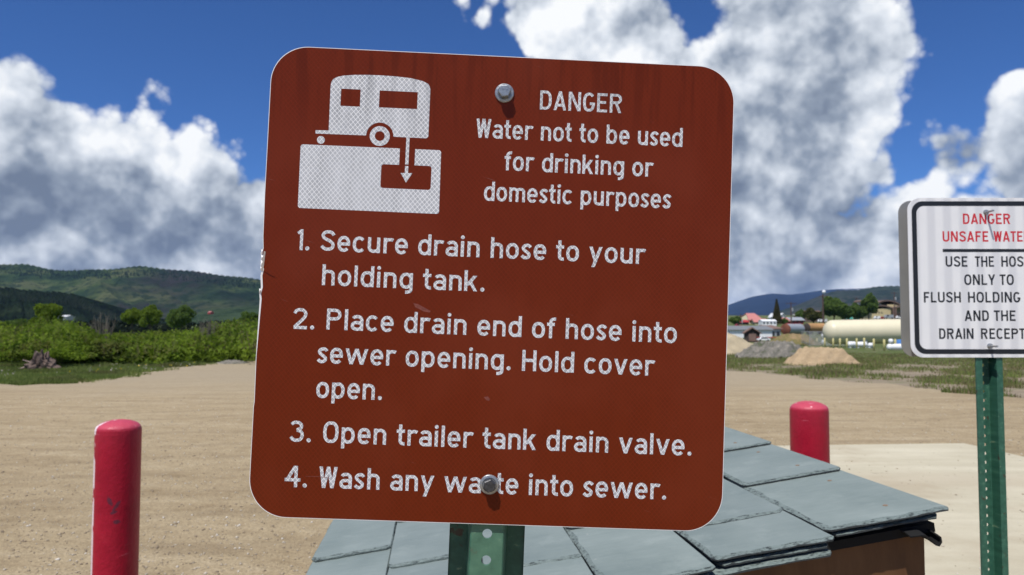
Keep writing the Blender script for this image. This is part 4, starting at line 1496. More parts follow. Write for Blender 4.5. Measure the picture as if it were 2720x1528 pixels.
# long upright shoots that break the outline
ns_ = 16000
ib = rs.randint(0, nb, ns_)
sa = rs.uniform(0, 6.28, ns_ )
lean_ = np.floor(rs.uniform(0, 7, ns_)) / 7 * 6.28
tt = rs.uniform(0, 1, ns_)
S_ = np.stack([bX[ib] + np.cos(lean_ + ib) * bR[ib] * (.25 + .35 * tt) + rs.normal(0, .03, ns_), bD[ib] + np.sin(lean_ + ib) * bR[ib] * .4 + rs.normal(0, .03, ns_),
               bZ[ib] + bH[ib] * (.75 + .42 * tt)], 1)
C = np.concatenate([C, S_])
V, F = tri_cloud(C, .085, rs)
tag(link('willow_thicket', np_mesh('willow_thicket', V, F), M['willow']), kind='stuff')

# thin upright stems of last year standing above the leaves
n = 9000
ib = rs.randint(0, nb, n)
a_ = rs.uniform(0, 6.28, n)
r_ = bR[ib] * rs.uniform(0, .9, n)
P0 = np.stack([bX[ib] + r_ * np.cos(a_), bD[ib] + r_ * np.sin(a_), bZ[ib] + bH[ib] * .45], 1)
hh = bH[ib] * rs.uniform(.45, .78, n)
w_ = .010
V = np.empty((n, 3, 3))
V[:, 0] = P0 + [-w_, 0, 0]
V[:, 1] = P0 + [w_, 0, 0]
V[:, 2] = P0 + np.stack([np.cos(a_) * hh * .22, np.sin(a_) * hh * .22, hh], 1)
tag(link('willow_stems', np_mesh('willow_stems', V.reshape(-1, 3), np.arange(3 * n).reshape(-1, 3)), M['dry']), kind='stuff')

# bare, pale branches standing out of the thicket
for (px, py, hh, lab, sd_) in ((275, 905, 1.0, 'bare grey dead shrub standing up out of the green thicket', 3), (552, 905, .8, 'small pale dead branch tuft at the right end of the thicket', 5)):
    D = 31.
    p = at(px, py, D)
    rs = np.random.RandomState(sd_)
    k = MB()
    for i in range(46):
        a, r = rs.uniform(0, 6.28), rs.uniform(.05, .65) * (1 if sd_ == 3 else .6)
        q = (r * math.cos(a), r * .6 * math.sin(a), hh * rs.uniform(.45, 1.0))
        k.tube((r * .2 * math.cos(a), r * .2 * math.sin(a), -.4), q, .012, .006, 4, False)
        for j in range(2):
            k.tube(q, (q[0] + rs.uniform(-.15, .15), q[1] + rs.uniform(-.15, .15), q[2] + rs.uniform(.05, .25)), .006, .003, 3, False)
    tag(k.build('dead_shrub', M['pale_twig'], loc=(p.x, p.y, p.z)), lab, 'shrub')

# trees on the river flat
for (px, pt, pb, wpx, D, mk, sd_, lab) in (
        (124, 808, 872, 66, 95, 'cotton', 21, 'round bright green tree below the dark ridge at left'),
        (100, 842, 880, 34, 90, 'cotton', 22, 'small light green tree just left of the round bright tree'),
        (350, 820, 874, 46, 130, 'cotton', 23, 'left tree of the paired cottonwoods in front of the hills'),
        (398, 818, 876, 52, 128, 'cotton', 24, 'right tree of the paired cottonwoods in front of the hills'),
        (482, 820, 878, 72, 120, 'tree_dark', 25, 'broad dark cottonwood standing alone right of the pair'),
        (662, 832, 870, 56, 110, 'tree_dark', 26, 'tree half hidden by the left edge of the brown sign'),
        (40, 852, 885, 60, 80, 'tree_dark', 27, 'low dark bushy tree at the far left behind the thicket')):
    p = at(px, pb, D)
    tree_obj('tree', lab, p.x, D, p.z - .3, wpx * D / 2000, (pb - pt) * D / 2000 * 1.18 + .3, M[mk], sd_, 6000, .17, .18, base=.02)

# dark riverside brush in front of the ridge
rs = np.random.RandomState(9)
n = 26000
D = rs.uniform(140, 210, n)
PX = rs.uniform(-300, 1300, n)
X = (PX - 1360) / 2000 * D
H = 1.5 + .8 * np.sin(X * .21) + .7 * np.sin(X * .53 + 1) + .5 * np.cos(X * 1.1)
C = np.stack([X, D, -1.7 + H * 1.15 * rs.uniform(0, 1, n) ** .6], 1)
V, F = tri_cloud(C, .42, rs)
M['brush'] = leafy('river_brush', (.008, .015, .012), (.030, .038, .026), .05, .1)
tag(link('river_brush', np_mesh('river_brush', V, F), M['brush']), kind='stuff')

# conifers along the crest of the dark ridge and hill are far masses
rs = np.random.RandomState(31)


def conifer_strip(name, pts_, D, n, hgt, m):
    px = rs.uniform(pts_[0][0], pts_[-1][0], n)
    py = np.interp(px, [a for a, b in pts_], [b for a, b in pts_]) + rs.uniform(0, 22, n) ** 1.0
    V, F = [], []
    for a, b in zip(px, py):
        d = D * (1 - .004 * (b - np.interp(a, [q[0] for q in pts_], [q[1] for q in pts_])))
        p = at(a, b + 1.0, d)
        h_ = hgt * rs.uniform(.6, 1.3)
        r_ = h_ * .22
        k_ = len(V)
        V += [(p.x - r_, p.y, p.z - h_ * .3), (p.x + r_, p.y, p.z - h_ * .3), (p.x, p.y - r_, p.z - h_ * .3), (p.x, p.y + r_, p.z - h_ * .3), (p.x, p.y, p.z + h_ * .7)]
        F += [(k_, k_ + 2, k_ + 4), (k_ + 2, k_ + 1, k_ + 4), (k_ + 1, k_ + 3, k_ + 4), (k_ + 3, k_, k_ + 4)]
    tag(link(name, np_mesh(name, V, F), m), kind='stuff')


conifer_strip('ridge_conifers', [(-200, 759), (0, 769), (80, 778), (180, 784), (230, 801), (290, 827), (340, 849)], 800, 900, 3.6, M['brush'])
M['far_wood'] = leafy('far_conifers', (.008, .016, .011), (.020, .034, .020), .02, .05)
conifer_strip('hill_conifers', [(-200, 697), (0, 702), (120, 716), (290, 716), (370, 710), (450, 716), (560, 728), (700, 746)], 2380, 900, 8., M['far_wood'])


# --- grass: strip on the left, weeds on the right field
def blades(P, h, rs, lean=.5, w=.12):
    n = len(P)
    a = rs.uniform(0, 6.28, n)
    hh = h * rs.uniform(.5, 1.3, n)
    dx, dy = np.cos(a), np.sin(a)
    ww = hh * w + .004
    V = np.empty((n, 3, 3))
    V[:, 0] = P + np.stack([-dy * ww, dx * ww, np.zeros(n) - .01], 1)
    V[:, 1] = P + np.stack([dy * ww, -dx * ww, np.zeros(n) - .01], 1)
    l = rs.uniform(0, lean, n) * hh
    V[:, 2] = P + np.stack([dx * l, dy * l, hh], 1)
    return V.reshape(-1, 3), np.arange(3 * n).reshape(-1, 3)


lot_poly = [(p[0], p[1]) for p in pts]


def inside(x, y, poly):
    c = np.zeros(len(x), bool)
    j = len(poly) - 1
    for i in range(len(poly)):
        xi, yi = poly[i]
        xj, yj = poly[j]
        m_ = ((yi > y) != (yj > y)) & (x < (xj - xi) * (y - yi) / (yj - yi + 1e-12) + xi)
        c ^= m_
        j = i
    return c


rs = np.random.RandomState(77)
n = 150000
py_ = rs.uniform(940, 1030, n)
D = 2000 * CAMZ / (py_ - HOR)
X = (rs.uniform(-180, 900, n) - 1360) / 2000 * D
k_ = ~inside(X, D, lot_poly)
# a few blades creep over the gravel edge
creep = inside(X, D, lot_poly) & ~inside(X - .35, D - .35, [(a, b) for a, b in lot_poly]) & (rs.uniform(0, 1, n) < .3)
k_ |= creep
X, D = X[k_], D[k_]
tuft = .5 + .5 * np.sin(X * 2.1 + 1) * np.sin(D * 1.7) + .3 * np.sin(X * 5.3) * np.cos(D * 4.1)
V, F = blades(np.stack([X, D, np.zeros(len(X))], 1), .045 + .06 * np.clip(tuft, 0, 1.2), rs)
tag(link('grass', np_mesh('grass', V, F), M['grass']), kind='stuff')

n = 130000
py_ = rs.uniform(925, 1065, n)
D = 2000 * CAMZ / (py_ - HOR)
X = (rs.uniform(1800, 2900, n) - 1360) / 2000 * D
nn = np.sin(X * 1.3 + 2) * np.sin(D * .9) + .6 * np.sin(X * 3.7) * np.cos(D * 2.9 + 1) + .4 * np.cos(X * 8.1 + D * 6.3)
keep = ~inside(X, D, lot_poly) & (nn > .55 - (D - 17) / 13 + rs.uniform(-.7, .7, n))
X, D = X[keep], D[keep]
Zr = ground_z(X, D)
V, F = blades(np.stack([X, D, Zr], 1), .07 + .05 * np.clip(nn[keep], 0, 1), rs)
half = len(F) * 2 // 3
tag(link('grass', np_mesh('grass', V[:half * 3], F[:half]), M['grass']), kind='stuff')
V2, F2 = V[half * 3:], F[half:] - half * 3
tag(link('dry_weeds', np_mesh('dry_weeds', V2, F2), M['dry']), kind='stuff')
# pale seed heads, dandelions and stones in the left strip
M['pale_stone'] = plain('pale_stone', (.42, .38, .33), .9, 0, .3, 30)
M['dandelion'] = plain('dandelion', (.70, .52, .02), .7, 0, .1, 30)
k, k2 = MB(), MB()
rq = random.Random(8)
for (pa, pb_, qa, qb, n_) in ((0, 60, 985, 1002, 12), (220, 420, 968, 990, 46), (90, 200, 975, 1000, 12), (420, 520, 965, 978, 14)):
    for i in range(n_):
        px, py = rq.uniform(pa, pb_), rq.uniform(qa, qb)
        D = 2000 * CAMZ / (py - HOR)
        p = at(px, py, D)
        r = rq.uniform(.012, .032)
        kk = k2 if rq.random() < .15 else k
        z0 = .05
        kk.add([(p.x - r, p.y, z0), (p.x + r, p.y, z0), (p.x, p.y - r, z0), (p.x, p.y + r, z0), (p.x, p.y, z0 + r), (p.x, p.y, z0 - r)],
               [(0, 2, 4), (2, 1, 4), (1, 3, 4), (3, 0, 4), (2, 0, 5), (1, 2, 5), (3, 1, 5), (0, 3, 5)])
tag(k.build('seed_heads', M['pale_stone']), kind='stuff')
tag(k2.build('dandelions', M['dandelion']), kind='stuff')

# pebbles scattered over the lot and pad
rs = np.random.RandomState(55)
n = 22000
D = 3.6 + 12 * rs.uniform(0, 1, n) ** 1.4
X = rs.uniform(-1, 1, n) * D * .75
keep = inside(X, D, lot_poly)
on_pad = inside(X, D, pad)
keep &= ~(on_pad & (rs.uniform(0, 1, n) < .9))
X, D, on_pad = X[keep], D[keep], on_pad[keep]
r = .004 + .010 * rs.uniform(0, 1, len(X)) ** 3
base = np.array([(1, 0, 0), (-1, 0, 0), (0, 1, 0), (0, -1, 0), (0, 0, .7), (0, 0, -.5)], float)
ang = rs.uniform(0, 6.28, len(X))
B = base[None] * (1 + rs.uniform(-.3, .3, (len(X), 6, 1)))
rotx = B[..., 0] * np.cos(ang)[:, None] - B[..., 1] * np.sin(ang)[:, None]
roty = B[..., 0] * np.sin(ang)[:, None] + B[..., 1] * np.cos(ang)[:, None]
Vp = np.stack([X[:, None] + rotx * r[:, None], D[:, None] + roty * r[:, None], np.where(on_pad, .032, .006)[:, None] + B[..., 2] * r[:, None]], -1).reshape(-1, 3)
tf = np.array([(0, 2, 4), (2, 1, 4), (1, 3, 4), (3, 0, 4), (2, 0, 5), (1, 2, 5), (3, 1, 5), (0, 3, 5)])
Fp = (np.arange(len(X))[:, None, None] * 6 + tf[None]).reshape(-1, 3)
M['pebble'] = material('pebble', lambda T: pbsdf(T, T.ramp(T.n('ShaderNodeTexWhiteNoise', {0: T.v('SNAP', obj_co(T), (.05, .05, .5))}).outputs[0],
                       [(0., (.20, .155, .11)), (.5, (.36, .29, .20)), (.85, (.50, .45, .37)), (1., (.66, .62, .55))]), .85, 0, None, .3))
tag(link('pebbles', np_mesh('pebbles', Vp, Fp), M['pebble']), kind='stuff')

# --- root stump at the edge of the grass
M['root'] = plain('weathered_root', (.135, .095, .078), .9, 0, .55, 14)
M['root_pale'] = plain('pale_broken_wood', (.27, .20, .17), .85, 0, .3, 14)
p = at(116, 981, 2000 * CAMZ / (981 - HOR))
st = thing('root_stump', 'jagged brown uprooted stump lying in the grass before the thicket', 'stump', (p.x, p.y - .2, 0))
st.scale = (1.1, 1.1, 1.05)
bm = bmesh.new()
bmesh.ops.create_icosphere(bm, subdivisions=4, radius=1)
for v in bm.verts:
    x, y, z = v.co
    r_ = 1 + .22 * math.sin(5 * x + 3 * z) * math.cos(4 * y + 1) + .16 * math.sin(11 * x + 7 * y) * math.sin(9 * z) + .09 * math.sin(23 * x + 17 * z + 13 * y)
    v.co = Vector((x * .40 * r_ * (1.15 - .45 * max(0, z)), y * .30 * r_, max(-.05, (z + .3) * .40 * r_ * (1.15 - .9 * abs(x - .12)))))
me = bpy.data.meshes.new('root_mass')
bm.to_mesh(me)
bm.free()
link('root_mass', me, M['root'], st)
for (a, b, r0, r1, mm) in (((-.1, -.1, .3), (.03, -.2, .56), .06, .02, 'root_pale'), ((.2, -.1, .1), (.46, -.2, .02), .05, .02, 'root'), ((-.25, -.15, .1), (-.5, -.2, .03), .05, .02, 'root_pale'),
                           ((-.05, -.2, .2), (-.32, -.3, .32), .035, .015, 'root_pale'), ((.1, -.1, .3), (.36, -.1, .2), .03, .012, 'root'), ((.15, 0, .4), (.22, -.05, .55), .03, .012, 'root')):
    k = MB()
    k.tube(a, b, r0, r1, 8)
    k.build('root', M[mm], st)


# --- heaps
def mb_heap(cols, sc):
    def b(T):
        co = obj_co(T)
        n = T.noise(co, sc, 6, .7)
        g = T.noise(co, sc * 9, 4, .7)
        c = T.ramp(T.m('ADD', T.m('MULTIPLY', n, .6), T.m('MULTIPLY', g, .4)), cols)
        return pbsdf(T, c, .95, 0, bump(T, T.m('ADD', n, T.m('MULTIPLY', g, .4)), .10), .1)
    return b


M['sand'] = material('tan_sand', mb_heap([(.3, (.31, .225, .135)), (.55, (.42, .312, .192)), (.75, (.50, .385, .25))], 1.6))
M['sand_pale'] = material('pale_sand', mb_heap([(.3, (.33, .275, .185)), (.55, (.42, .35, .235)), (.75, (.48, .41, .29))], 1.2))
M['rubble'] = material('grey_rubble', mb_heap([(.40, (.085, .10, .055)), (.47, (.16, .15, .13)), (.56, (.24, .22, .19)), (.66, (.36, .32, .25))], 2.4))
M['weedy'] = material('weedy_earth', mb_heap([(.36, (.075, .095, .030)), (.5, (.17, .14, .06)), (.62, (.30, .205, .12)), (.75, (.36, .26, .16))], .6))


def heap(name, label, pc, whalf, pb, pt, m, seed, peak=0., D=None, flatc=.25, rough_=.05):
    if D is None: D = dist_for(pb)
    x0 = (pc - 1360) / 2000 * D
    w = whalf * D / 2000
    h = (pb - pt) * D / 2000
    rs_ = np.random.RandomState(seed)
    ph = rs_.uniform(0, 6.28, 12)
    N_ = 56
    u_ = np.linspace(-1, 1, N_)
    U, Vv = np.meshgrid(u_, u_)
    rad = np.sqrt((U - peak * .3 * (1 - U ** 2)) ** 2 + Vv ** 2)
    edge = 1 + .10 * np.sin(3 * np.arctan2(Vv, U) + ph[0]) + .06 * np.sin(7 * np.arctan2(Vv, U) + ph[1])
    q = np.clip(1 - rad / edge, 0, 1)
    Z = h * (np.clip(q / (1 - flatc), 0, 1) ** .95)
    Z = Z * (1 + .05 * np.sin(U * 9 + ph[2]) * np.cos(Vv * 8 + ph[3])) + (rough_ * h) * np.sin(U * 21 + ph[4]) * np.sin(Vv * 19 + ph[5]) * (q > 0)
    Z = Z - .12 * (q <= 0)
    X_, Y_ = x0 + U * w, D + Vv * w * .8 + w * .8
    Zg_ = np.interp(D, gpx, gpy)
    P_ = np.stack([X_.ravel() - x0, Y_.ravel() - D, Z.ravel()], 1)
    i = np.arange(N_ - 1)[:, None] * N_ + np.arange(N_ - 1)[None, :]
    F_ = np.stack([i, i + 1, i + 1 + N_, i + N_], -1).reshape(-1, 4)
    o = link(name, np_mesh(name, P_, F_, True), m, loc=(x0, D, Zg_ - .02))
    return tag(o, label, 'heap')


heap('sand_heap', 'tan sand heap in front with a dark stick on its right slope', 2206, 102, 971, 928, M['sand'], 2, .1, flatc=.50, rough_=.09)
heap('sand_heap', 'large pale sand heap beside the right edge of the brown sign', 1870, 195, 944, 858, M['sand_pale'], 3, 0)
heap('rubble_heap', 'long low grey rubble heap behind the tan sand heap', 2085, 104, 953, 913, M['rubble'], 4, .2, flatc=.45, rough_=.16)
heap('earth_mound', 'weedy brown earth mound between the rusty tank and the yellow posts', 2125, 80, 918, 889, M['weedy'], 5, .3, flatc=.35)
heap('earth_mound', 'small stony dirt mound at the lot edge left of the brown sign', 605, 48, 972, 963, M['rubble'], 6, 0, D=27.6, flatc=.3, rough_=.2)
k = MB()
k.tube((0, 0, 0), (.22, -.06, -.12), .022, .016, 7)
p = at(2224, 940, 29.4)
tag(k.build('stick', M['bark'], loc=(p.x, p.y - .1, p.z)), 'dark broken stick stuck in the tan sand heap', 'stick')
# ---------------------------------------------------------------- tank yard and town on the right
M['cream'] = plain('cream_tank_paint', (.66, .60, .43), .42, 0, .06, .6)
M['white'] = plain('white_paint', (.80, .80, .80), .5, 0, .06, 1.5)
M['offwhite'] = plain('weathered_white', (.62, .63, .64), .7, 0, .15, .8)
M['yellow'] = plain('pale_yellow_paint', (.62, .54, .24), .5, 0, .12, 4)
M['grey_roof'] = plain('grey_roof', (.17, .18, .19), .8, 0, .15, 1)
M['metal_grey'] = plain('galvanised_grey', (.36, .38, .40), .5, .2, .15, 1)
M['rust'] = plain('rust', (.17, .060, .035), .9, 0, .5, .9)
M['orange_rust'] = plain('orange_rusty_tank', (.42, .235, .10), .8, 0, .35, .7)
M['red_roof'] = plain('faded_red_roof', (.47, .185, .165), .7, 0, .12, 1)
M['red_wall'] = plain('barn_red', (.42, .045, .045), .7, 0, .2, 1)
M['tan_wall'] = plain('tan_stucco', (.55, .45, .25), .8, 0, .12, 1)
M['cream_wall'] = plain('cream_wall', (.52, .47, .30), .8, 0, .12, 1)
M['brown_roof'] = plain('brown_roof', (.145, .100, .078), .8, 0, .2, 1)
M['dark_wood'] = plain('dark_weathered_wood', (.055, .042, .036), .9, 0, .4, 3)
M['brown_wood'] = plain('brown_shed_roof', (.20, .125, .10), .85, 0, .3, 2)
M['teal'] = plain('teal_roof', (.06, .30, .25), .6, 0, .12, 1)
M['glass'] = plain('dark_glass', (.03, .035, .045), .15, 0, .1, 1)
M['rubber'] = plain('tyre_rubber', (.02, .02, .02), .8, 0, .1, 5)
M['pole'] = plain('creosote_pole', (.095, .060, .050), .9, 0, .3, 2)
M['blue'] = plain('blue_paint', (.10, .26, .62), .5, 0, .1, 2)
M['red_car'] = plain('red_vehicle_paint', (.36, .02, .03), .35, 0, .1, 2)
M['link'] = plain('fence_wire', (.33, .34, .35), .5, .4, .1, 5)


def ground_at(px, pb, D=None):
    D = D or dist_for(pb)
    p = at(px, pb, D)
    return Vector((p.x, D, p.z)), D / 2000.


def hcyl(k, L, r, n=28, dome=.5):
    """horizontal tank along x with domed ends"""
    prof = []
    for i in range(7):
        a = math.pi / 2 * i / 6
        prof.append((-L / 2 + r * dome * (1 - math.sin(a)), max(.002, r * math.sin(a) if i < 6 else r)))
    prof = [(-L / 2 + r * dome * (1 - math.sin(math.pi / 2 * i / 7)), max(.01, r * math.cos(math.pi / 2 * (1 - i / 7)) * 1.0)) for i in range(8)]
    prof = [(-L / 2 + r * dome * (1 - math.sin(math.pi / 2 * i / 7) ** 1) if False else -L / 2 + r * dome * (1 - math.sqrt(max(0, 1 - (1 - 0) * (1 - i / 7) ** 2))) * 0, 0)] if False else \
        [(-L / 2 + r * dome * (1 - math.cos(math.pi / 2 * i / 7)), max(.01, r * math.sin(math.pi / 2 * i / 7))) for i in range(8)]
    full_ = prof + [(-x, q) for x, q in reversed(prof)]
    vs, fs = [], []
    for x, q in full_:
        for i in range(n):
            t = 2 * math.pi * i / n
            vs.append((x, q * math.cos(t), q * math.sin(t)))
    for j in range(len(full_) - 1):
        for i in range(n):
            fs.append((j * n + i, (j + 1) * n + i, (j + 1) * n + (i + 1) % n, j * n + (i + 1) % n))
    fs.append(tuple(range(n)))
    fs.append(tuple(range(len(full_) * n - 1, (len(full_) - 1) * n - 1, -1)))
    return k.add(vs, fs)


# big cream tank
D = 84.
p0 = at(2187, 884, D)
L, r = 26., 64 * D / 2000 / 2
tank = thing('storage_tank', 'huge cream horizontal storage tank behind the row of yellow posts', 'storage tank',
             (p0.x + L / 2 * math.cos(R(-4)), D + L / 2 * math.sin(R(-4)), p0.z + .25), (0, R(-.9), R(-4)))
k = MB()
hcyl(k, L, r, 48, .75)
auto_smooth(k.build('shell', M['cream'], tank), 50)
for sx in (-9, 0, 9):
    k = MB()
    k.prism([(-.35, -r - 1.0), (.35, -r - 1.0), (.35, -r * .55), (-.35, -r * .55)], -r * .75, r * .75)
    k.build('saddle', M['metal_grey'], tank, loc=(sx, 0, 0))
k = MB()
k.lathe([(.35, r * .97), (.35, r + .14), (.2, r + .2)], 20)
k.build('manway', M['cream'], tank, loc=(3, 0, 0))

# yellow posts
posts = [(2155, 898, 914), (2170, 898, 917), (2191, 898, 923), (2213.5, 899, 926), (2231.5, 899, 927), (2250, 899, 928), (2276, 899, 927), (2296, 898, 928), (2321.5, 900, 930),
         (2349, 902, 931), (2378.5, 901, 930), (2560, 903, 936), (2610, 904, 938)]
k = MB()
k.lathe([(.085, -.4), (.085, 1.07), (.06, 1.12), (.01, 1.14)], 16)
pm = mesh('yellow_post', k.v, k.f, True)
pm.materials.append(M['yellow'])
for i, (px, pt, pb) in enumerate(posts):
    g, s = ground_at(px, pb)
    o = link('yellow_post', pm, None, loc=(g.x, g.y, g.z))
    o.scale = (1, 1, (pb - pt) * s / 1.14)
    tag(o, ('leftmost', 'second', 'third', 'fourth', 'fifth', 'sixth', 'seventh', 'eighth', 'ninth', 'tenth', 'eleventh', 'twelfth', 'thirteenth')[i]
        + (' pale yellow guard post counted from the left end of the row' if i else ' pale yellow guard post, beside the concrete pipe ring'), 'post', 'yellow guard posts before the tank')

# chain link enclosure
g, s = ground_at(2160, 920)
wE, hE = 92 * s, 38 * s
en = thing('wire_enclosure', 'grey chain link enclosure at the left end of the cream tank', 'fence', (g.x, g.y + 1.0, g.z))
for sx in (0, .62, 1.):
    k = MB()
    k.tube((0, 0, -.3), (0, 0, hE + (.25 if sx == 1. else 0)), .035, .035, 8)
    k.build('fence_post', M['link'], en, loc=(wE * sx, 0, 0))
k = MB()
k.tube((0, 0, hE), (wE, 0, hE), .022, .022, 6)
k.tube((0, 2.6, hE), (wE, 2.6, hE), .022, .022, 6)
k.tube((0, 0, hE), (0, 2.6, hE), .022, .022, 6)
k.tube((wE, 0, hE), (wE, 2.6, hE), .022, .022, 6)
k.build('top_rail', M['link'], en)
k = MB()
for y_ in (0, 2.6):
    st_ = .085
    i = -hE
    while i < wE:
        a, b = max(0, i), min(wE, i + hE)
        k.tube((a, y_, a - i), (b, y_, b - i), .006, .006, 3, False)
        k.tube((a, y_, hE - (a - i)), (b, y_, hE - (b - i)), .006, .006, 3, False)
        i += st_
o = k.build('wire_mesh', M['link'], en)
tag(o, kind='stuff')
g2_, s2_ = ground_at(2186, 912)
pc = thing('pump_unit', 'small white pump head inside the wire enclosure', 'pump', (g2_.x, g2_.y, g2_.z - .2))
k = MB()
k.lathe([(.16, 0), (.20, .05), (.20, .5), (.12, .62), (.05, .66)], 18)
k.build('housing', M['offwhite'], pc, smooth=True)
k = MB()
k.tube((0, 0, .6), (0, 0, 1.1), .05, .05, 10)
k.lathe([(.14, 1.05), (.22, 1.15), (.22, 1.3), (.1, 1.42), (.02, 1.44)], 18)
k.build('gauge_head', M['white'], pc, smooth=True)

# concrete culvert ring
g, s = ground_at(2151, 914)
k = MB()
N_ = 28
r0, r1 = 11 * s, 14.5 * s
vs, fs = [], []
for yy in (0, 1.8):
    for rr_ in (r0, r1):
        for i in range(N_):
            t = 2 * math.pi * i / N_
            vs.append((rr_ * math.cos(t), yy, rr_ * math.sin(t)))
for i in range(N_):
    j = (i + 1) % N_
    fs += [(i, j, j + N_, i + N_), (i + 2 * N_, i + 3 * N_, j + 3 * N_, j + 2 * N_), (i + N_, j + N_, j + 3 * N_, i + 3 * N_), (i, i + 2 * N_, j + 2 * N_, j)]
k.add(vs, fs)
tag(k.build('culvert_ring', M['offwhite'], loc=(g.x, g.y, g.z + .15)), 'pale concrete pipe ring lying left of the yellow posts', 'pipe')

# small white gas tanks and a blue drum under the big tank
for (px, pb, pt, Lp, lab) in ((2272, 925, 910, 26, 'white gas tank lying behind the seventh yellow post from the left'), (2298, 925, 911, 30, 'middle white gas tank lying under the cream tank'),
                              (2324, 926, 914, 18, 'short white gas tank lying right of its two neighbours')):
    g, s = ground_at(px, pb)
    rt = (pb - pt) * s / 2
    t = thing('gas_tank', lab, 'gas tank', (g.x, g.y + .8, g.z + rt + .08), (0, 0, R(rnd.uniform(-20, 20))), 'white gas tanks under the cream tank')
    k = MB()
    hcyl(k, Lp * s, rt, 20, .8)
    auto_smooth(k.build('shell', M['white'], t), 50)
    for sx in (-.3, .3):
        k = MB()
        k.box(-.06, .06, -rt * .6, rt * .6, -rt - .1, -rt * .7)
        k.build('foot', M['white'], t, loc=(sx * Lp * s, 0, 0))
g, s = ground_at(2378, 934)
t = thing('gas_tank', 'large white gas tank with domed lid beside the white sign', 'gas tank', (g.x, g.y, g.z + .32), (0, 0, R(8)))
k = MB()
hcyl(k, 46 * s, 8.5 * s, 24, .8)
auto_smooth(k.build('shell', M['white'], t), 50)
k = MB()
k.lathe([(.15, .25), (.17, .40), (.14, .52), (.03, .56)], 18)
k.build('lid', M['white'], t, loc=(-12 * s, 0, .04), smooth=True)
g, s = ground_at(2390, 926)
k = MB()
k.lathe([(.28, 0), (.29, .05), (.29, .8), (.27, .86)], 24)
tag(auto_smooth(k.build('blue_drum', M['blue'], loc=(g.x, g.y, g.z)), 40), 'blue drum standing behind the large white gas tank', 'drum')


# --- horizontal storage tanks of the old yard
def yard_tank(px0, px1, pt, pb, D, yaw, body, end, label, end_r=None):
    s = D / 2000
    r_ = (pb - pt) * s / 2
    L_ = (px1 - px0) * s / math.cos(R(yaw))
    xc, zc = ((px0 + px1) / 2 - 1360) * s, CAMZ + (HOR - (pt + pb) / 2) * s
    t = thing('storage_tank', label, 'storage tank', (xc, D + 3, zc), (0, 0, R(yaw)))
    k = MB()
    n = 30
    k.tube((-L_ / 2, 0, 0), (L_ / 2, 0, 0), r_, r_, n, False)
    auto_smooth(k.build('shell', body, t), 60)
    for sx in (-1, 1):
        k = MB()
        k.lathe([(r_ * 1.012, 0), (r_ * 1.012, .12), (r_ * .8, .24), (r_ * .4, .32), (.02, .34)], n)
        o = auto_smooth(k.build('end_plate', end, t, loc=(sx * L_ / 2, 0, 0)), 40)
        o.rotation_euler = (0, R(90 * sx), 0)
    for sx in (-.35, .35):
        k = MB()
        k.box(-.25, .25, -r_ * .7, r_ * .7, -r_ - .5, -r_ * .6)
        k.build('saddle', M['dark_wood'], t, loc=(L_ * sx, 0, 0))
    return t


yard_tank(2088, 2150, 861, 889, 160, 46, M['metal_grey'], M['rust'], 'grey storage tank with rusty red end left of the orange tank')
yard_tank(2152, 2204, 859, 883, 170, 24, M['orange_rust'], M['dark_wood'], 'rusty orange storage tank left of the cream tank')


